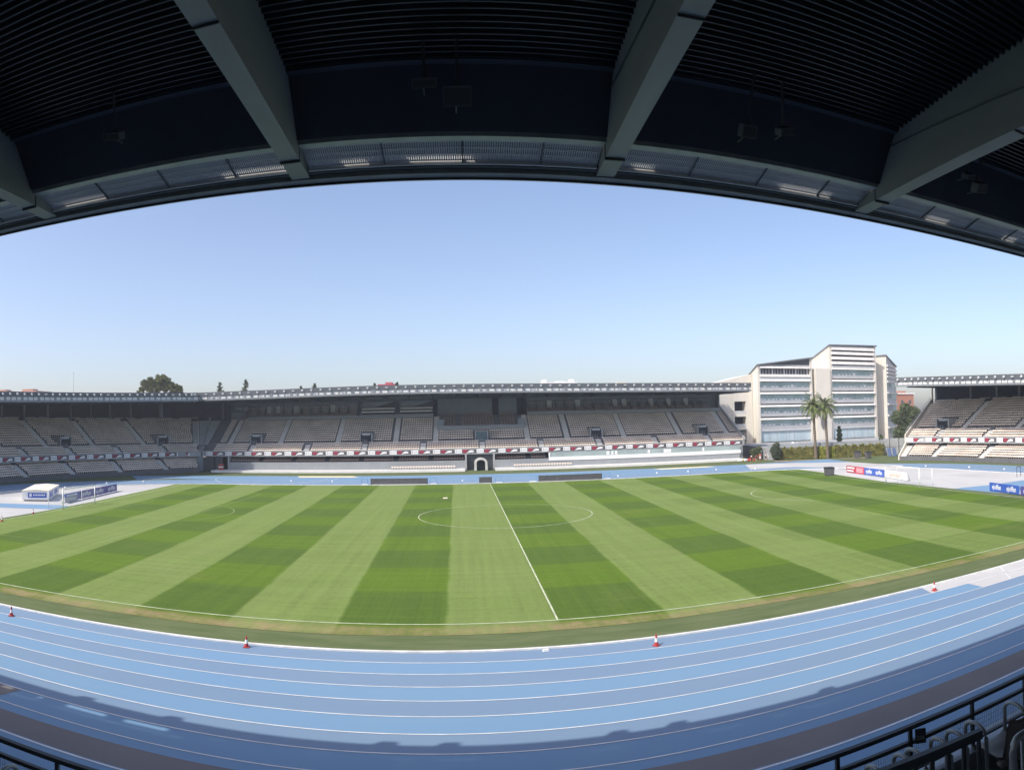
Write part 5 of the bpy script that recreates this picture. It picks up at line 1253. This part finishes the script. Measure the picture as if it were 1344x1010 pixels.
far_house('white_building', 'white rooftop structures above the far roof right of centre', 713, 756, 501, 125, WHITE, WHITE, ((0.0, 0.12, 0.9), (0.4, 0.7, 0.35), (0.85, 0.97, 0.9)))
far_house('house', 'pale rooftop barely showing above the right part of the far roof', 811, 820, 501.5, 125, CREAM, TARP)
far_house('brick_building', 'red brick building with white top between the office and the right stand', 1168, 1199, 515.5, 135, BRICK, WHITE, ((0.1, 0.35, 1.2), (0.5, 0.8, 0.9)))
p = at_y(96.5, 489, 140); t = thing('antenna_mast', 'thin tall mast standing beyond the curved left stand', 'mast', (p.x, 140, 0))
b = MB(); b.tube([(0, 0, 0), (0, 0, p.z * 0.5), (0, 0, p.z)], [0.22, 0.16, 0.07], 6); b.build('pole', GALV, t)
b = MB(); b.box(-0.4, -0.1, p.z - 0.2, 0.4, 0.1, p.z); b.build('head', GALV, t)

# ================================================================== PEOPLE AND KIT AT THE CORNER
def person(label, x, y, face, joints, shirt, short, hairc=None, z=0.0):
    """one continuous body grown over a posed skeleton; shirt and shorts are close-fitting parts"""
    J = joints
    E = [('pelvis', 'waist'), ('waist', 'chest'), ('chest', 'neck'), ('neck', 'chin'), ('chin', 'crown')]
    for s in 'lr': E += [('chest', 'shoulder_' + s), ('shoulder_' + s, 'elbow_' + s), ('elbow_' + s, 'wrist_' + s), ('wrist_' + s, 'hand_' + s), ('pelvis', 'hip_' + s), ('hip_' + s, 'knee_' + s), ('knee_' + s, 'ankle_' + s), ('ankle_' + s, 'toe_' + s)]
    Rr = dict(pelvis=.135, waist=.12, chest=.145, neck=.055, chin=.085, crown=.085, shoulder=.07, elbow=.045, wrist=.032, hand=.03, hip=.095, knee=.06, ankle=.042, toe=.035)
    names = list(J); idx = {n: i for i, n in enumerate(names)}
    def grow(nm, sel, grow_, m_):
        es = [e for e in E if e[0] in sel and e[1] in sel]; used = [n for n in names if any(n in e for e in es)]; ix = {n: i for i, n in enumerate(used)}
        me = bpy.data.meshes.new(nm); me.from_pydata([J[n] for n in used], [(ix[a], ix[c_]) for a, c_ in es], [])
        o = bpy.data.objects.new(nm, me); COL.objects.link(o)
        md = o.modifiers.new('skin', 'SKIN'); md.use_smooth_shade = True
        for i, n in enumerate(used): R = Rr[n.split('_')[0]] + grow_; me.skin_vertices[0].data[i].radius = (R, R * (0.8 if n in ('pelvis', 'waist', 'chest') else 1))
        me.skin_vertices[0].data[0].use_root = True
        o.modifiers.new('sub', 'SUBSURF').levels = 1; o.modifiers['sub'].render_levels = 1
        m2 = bpy.data.meshes.new_from_object(o.evaluated_get(bpy.context.evaluated_depsgraph_get())); m2.materials.clear(); m2.materials.append(m_)
        bpy.data.objects.remove(o); return m2
    body = bpy.data.objects.new('person', grow('person', names, 0, SKIN)); COL.objects.link(body); body.location = (x, y, z); body.rotation_euler.z = face
    tag(body, label, 'person', 'people gathered at the corner of the track')
    for nm, sel, g_, m_ in (('shirt', ['pelvis', 'waist', 'chest', 'shoulder_l', 'shoulder_r', 'elbow_l', 'elbow_r'], 0.022, shirt), ('shorts', ['pelvis', 'hip_l', 'hip_r', 'knee_l', 'knee_r'], 0.024, short)):
        o = bpy.data.objects.new(nm, grow(nm, sel, g_, m_)); COL.objects.link(o); o.parent = body
    b = MB(); cx, cy, c_z = J['crown']; rings = []
    for k in range(6): a = PI / 2 * k / 5; rings.append([(cx + 0.105 * math.cos(a) * math.cos(q * PI / 5), cy + 0.02 + 0.11 * math.cos(a) * math.sin(q * PI / 5), c_z - 0.02 + 0.13 * math.sin(a)) for q in range(10)])
    b.ring(rings); b.build('hair', HAIR, body, True)
    return body
def pose(kind, k=0.0):
    J = dict(pelvis=(0, 0, .95), waist=(0, 0, 1.12), chest=(0, -.01, 1.33), neck=(0, -.02, 1.49), chin=(0, -.05, 1.58), crown=(0, -.03, 1.67))
    for s, q in (('l', -1), ('r', 1)):
        J.update({'shoulder_' + s: (q * .19, 0, 1.40), 'elbow_' + s: (q * .25, .02, 1.12), 'wrist_' + s: (q * .24, -.10 - k * .1, .90), 'hand_' + s: (q * .23, -.14 - k * .1, .82), 'hip_' + s: (q * .10, 0, .88), 'knee_' + s: (q * .12, -.03 - q * k * .15, .48), 'ankle_' + s: (q * .12, .02 + q * k * .15, .08), 'toe_' + s: (q * .14, -.14 + q * k * .15, .04)})
    if kind == 'sit':
        for n in J: J[n] = (J[n][0], J[n][1], J[n][2] - 0.80) if not n.startswith(('knee', 'ankle', 'toe')) else J[n]
        for s, q in (('l', -1), ('r', 1)):
            J['knee_' + s] = (q * .17, -.40, .42); J['ankle_' + s] = (q * .15, -.68, .08); J['toe_' + s] = (q * .17, -.82, .10); J['wrist_' + s] = (q * .18, -.32, .38); J['hand_' + s] = (q * .16, -.39, .42)
    if kind == 'bend':
        J.update(waist=(0, -.08, 1.08), chest=(0, -.26, 1.20), neck=(0, -.40, 1.25), chin=(0, -.48, 1.24), crown=(0, -.57, 1.24))
        for s, q in (('l', -1), ('r', 1)): J['shoulder_' + s] = (q * .18, -.30, 1.20); J['elbow_' + s] = (q * .2, -.34, .92); J['wrist_' + s] = (q * .15, -.45, .70); J['hand_' + s] = (q * .12, -.50, .62)
    return J
CL = lambda n, c_: mat('cloth_' + n, c_, 0.9)
RS, WS, PS, OS, NS, YS = CL('red', (0.52, 0.04, 0.05)), CL('white', (0.75, 0.74, 0.72)), CL('violet', (0.20, 0.13, 0.30)), CL('orange', (0.62, 0.16, 0.06)), CL('navy', (0.03, 0.035, 0.07)), CL('yellow', (0.72, 0.56, 0.12))
for u, v, face, kd, k, sh, st, lab in ((991, 603.2, 0.4, 'sit', 0, RS, RS, 'person in red sitting on the grass, pale kit lying to the left'), (994.5, 603.4, -0.5, 'bend', .3, RS, NS, 'person in a red top bending forward over the kit'),
        (999, 603.6, 0.2, 'sit', 0, OS, NS, 'person in an orange top sitting on the grass'), (1004, 604.4, 1.0, 'stand', .6, WS, NS, 'person in a white top and dark shorts stepping forward'),
        (1007.5, 603.6, -0.3, 'stand', .2, WS, WS, 'person all in white standing still'), (1010.5, 604.2, 0.6, 'stand', .5, PS, NS, 'person in a violet top walking beside the ivy hedge'), (1014.5, 604.6, -1.2, 'stand', .3, NS, PS, 'person in a navy top and violet shorts, rightmost of the group'),
        (986.5, 603.6, 0.9, 'bend', .2, WS, RS, 'person in a white top and red shorts bending over the bags'), (996.8, 604.0, -0.9, 'stand', .4, RS, WS, 'person standing in a red top and white shorts'), (1012.4, 604.0, 0.1, 'stand', .1, WS, PS, 'person in a white top and violet shorts, back row')):
    g = ground(u, 604.2); g = CAM + (g - CAM) * ((66.5 - CAM.y) / (g.y - CAM.y)); person(lab, g.x, g.y + (0.6 if kd != 'stand' else -0.4), face, pose(kd, k), sh, st, z=-0.02)
for u, m_, nm, lab in ((971.5, WHITE, 'white', 'pale kit bag at the left end of the row of bags'), (975, YS, 'yellow', 'yellow kit bag on the grass by the people'), (979, WHITE, 'white', 'white kit bag between the yellow bag and the sitting person'), (983.5, RS, 'red', 'red kit bag on the grass next to the person in red')):
    g = ground(u, 604.2); g = CAM + (g - CAM) * ((67.5 - CAM.y) / (g.y - CAM.y)); t = thing('kit_bag', lab, 'bag', (g.x, g.y, -0.05), rs.uniform(-.5, .5), group='kit bags on the grass at the corner')
    b = MB(); prof = [(0.28 * math.cos(a * PI / 6) * 1.1, 0.28 + 0.28 * math.sin(a * PI / 6)) for a in range(12)]
    b.ring([[(x, p_[0] * f, 0.28 + (p_[1] - 0.28) * f) for p_ in prof] for x, f in ((-0.6, 0.7), (-0.5, 1), (0.5, 1), (0.6, 0.7))]); b.build('body', m_, t, True)
    b = MB(); b.tube([(-0.3, 0, 0.55), (-0.2, 0, 0.72), (0.2, 0, 0.72), (0.3, 0, 0.55)], 0.03, 5); b.build('strap', BLACK, t)
b = MB(); b.box(-330, -120, -1.1, 330, 300, 46); hz = b.build('haze', bpy.data.materials.new('thin_haze')); tag(hz, 'thin pale summer haze filling the air over the whole ground', 'haze', kind='stuff')
M = hz.data.materials[0]; M.use_nodes = True; n_ = M.node_tree.nodes; n_.clear()
v_ = n_.new('ShaderNodeVolumePrincipled'); v_.inputs['Density'].default_value = 0.00045; v_.inputs['Color'].default_value = (0.86, 0.92, 1.0, 1); v_.inputs['Anisotropy'].default_value = 0.2
o_ = n_.new('ShaderNodeOutputMaterial'); M.node_tree.links.new(v_.outputs[0], o_.inputs['Volume'])
for o in S.objects:
    if 'world' in o: del o['world']
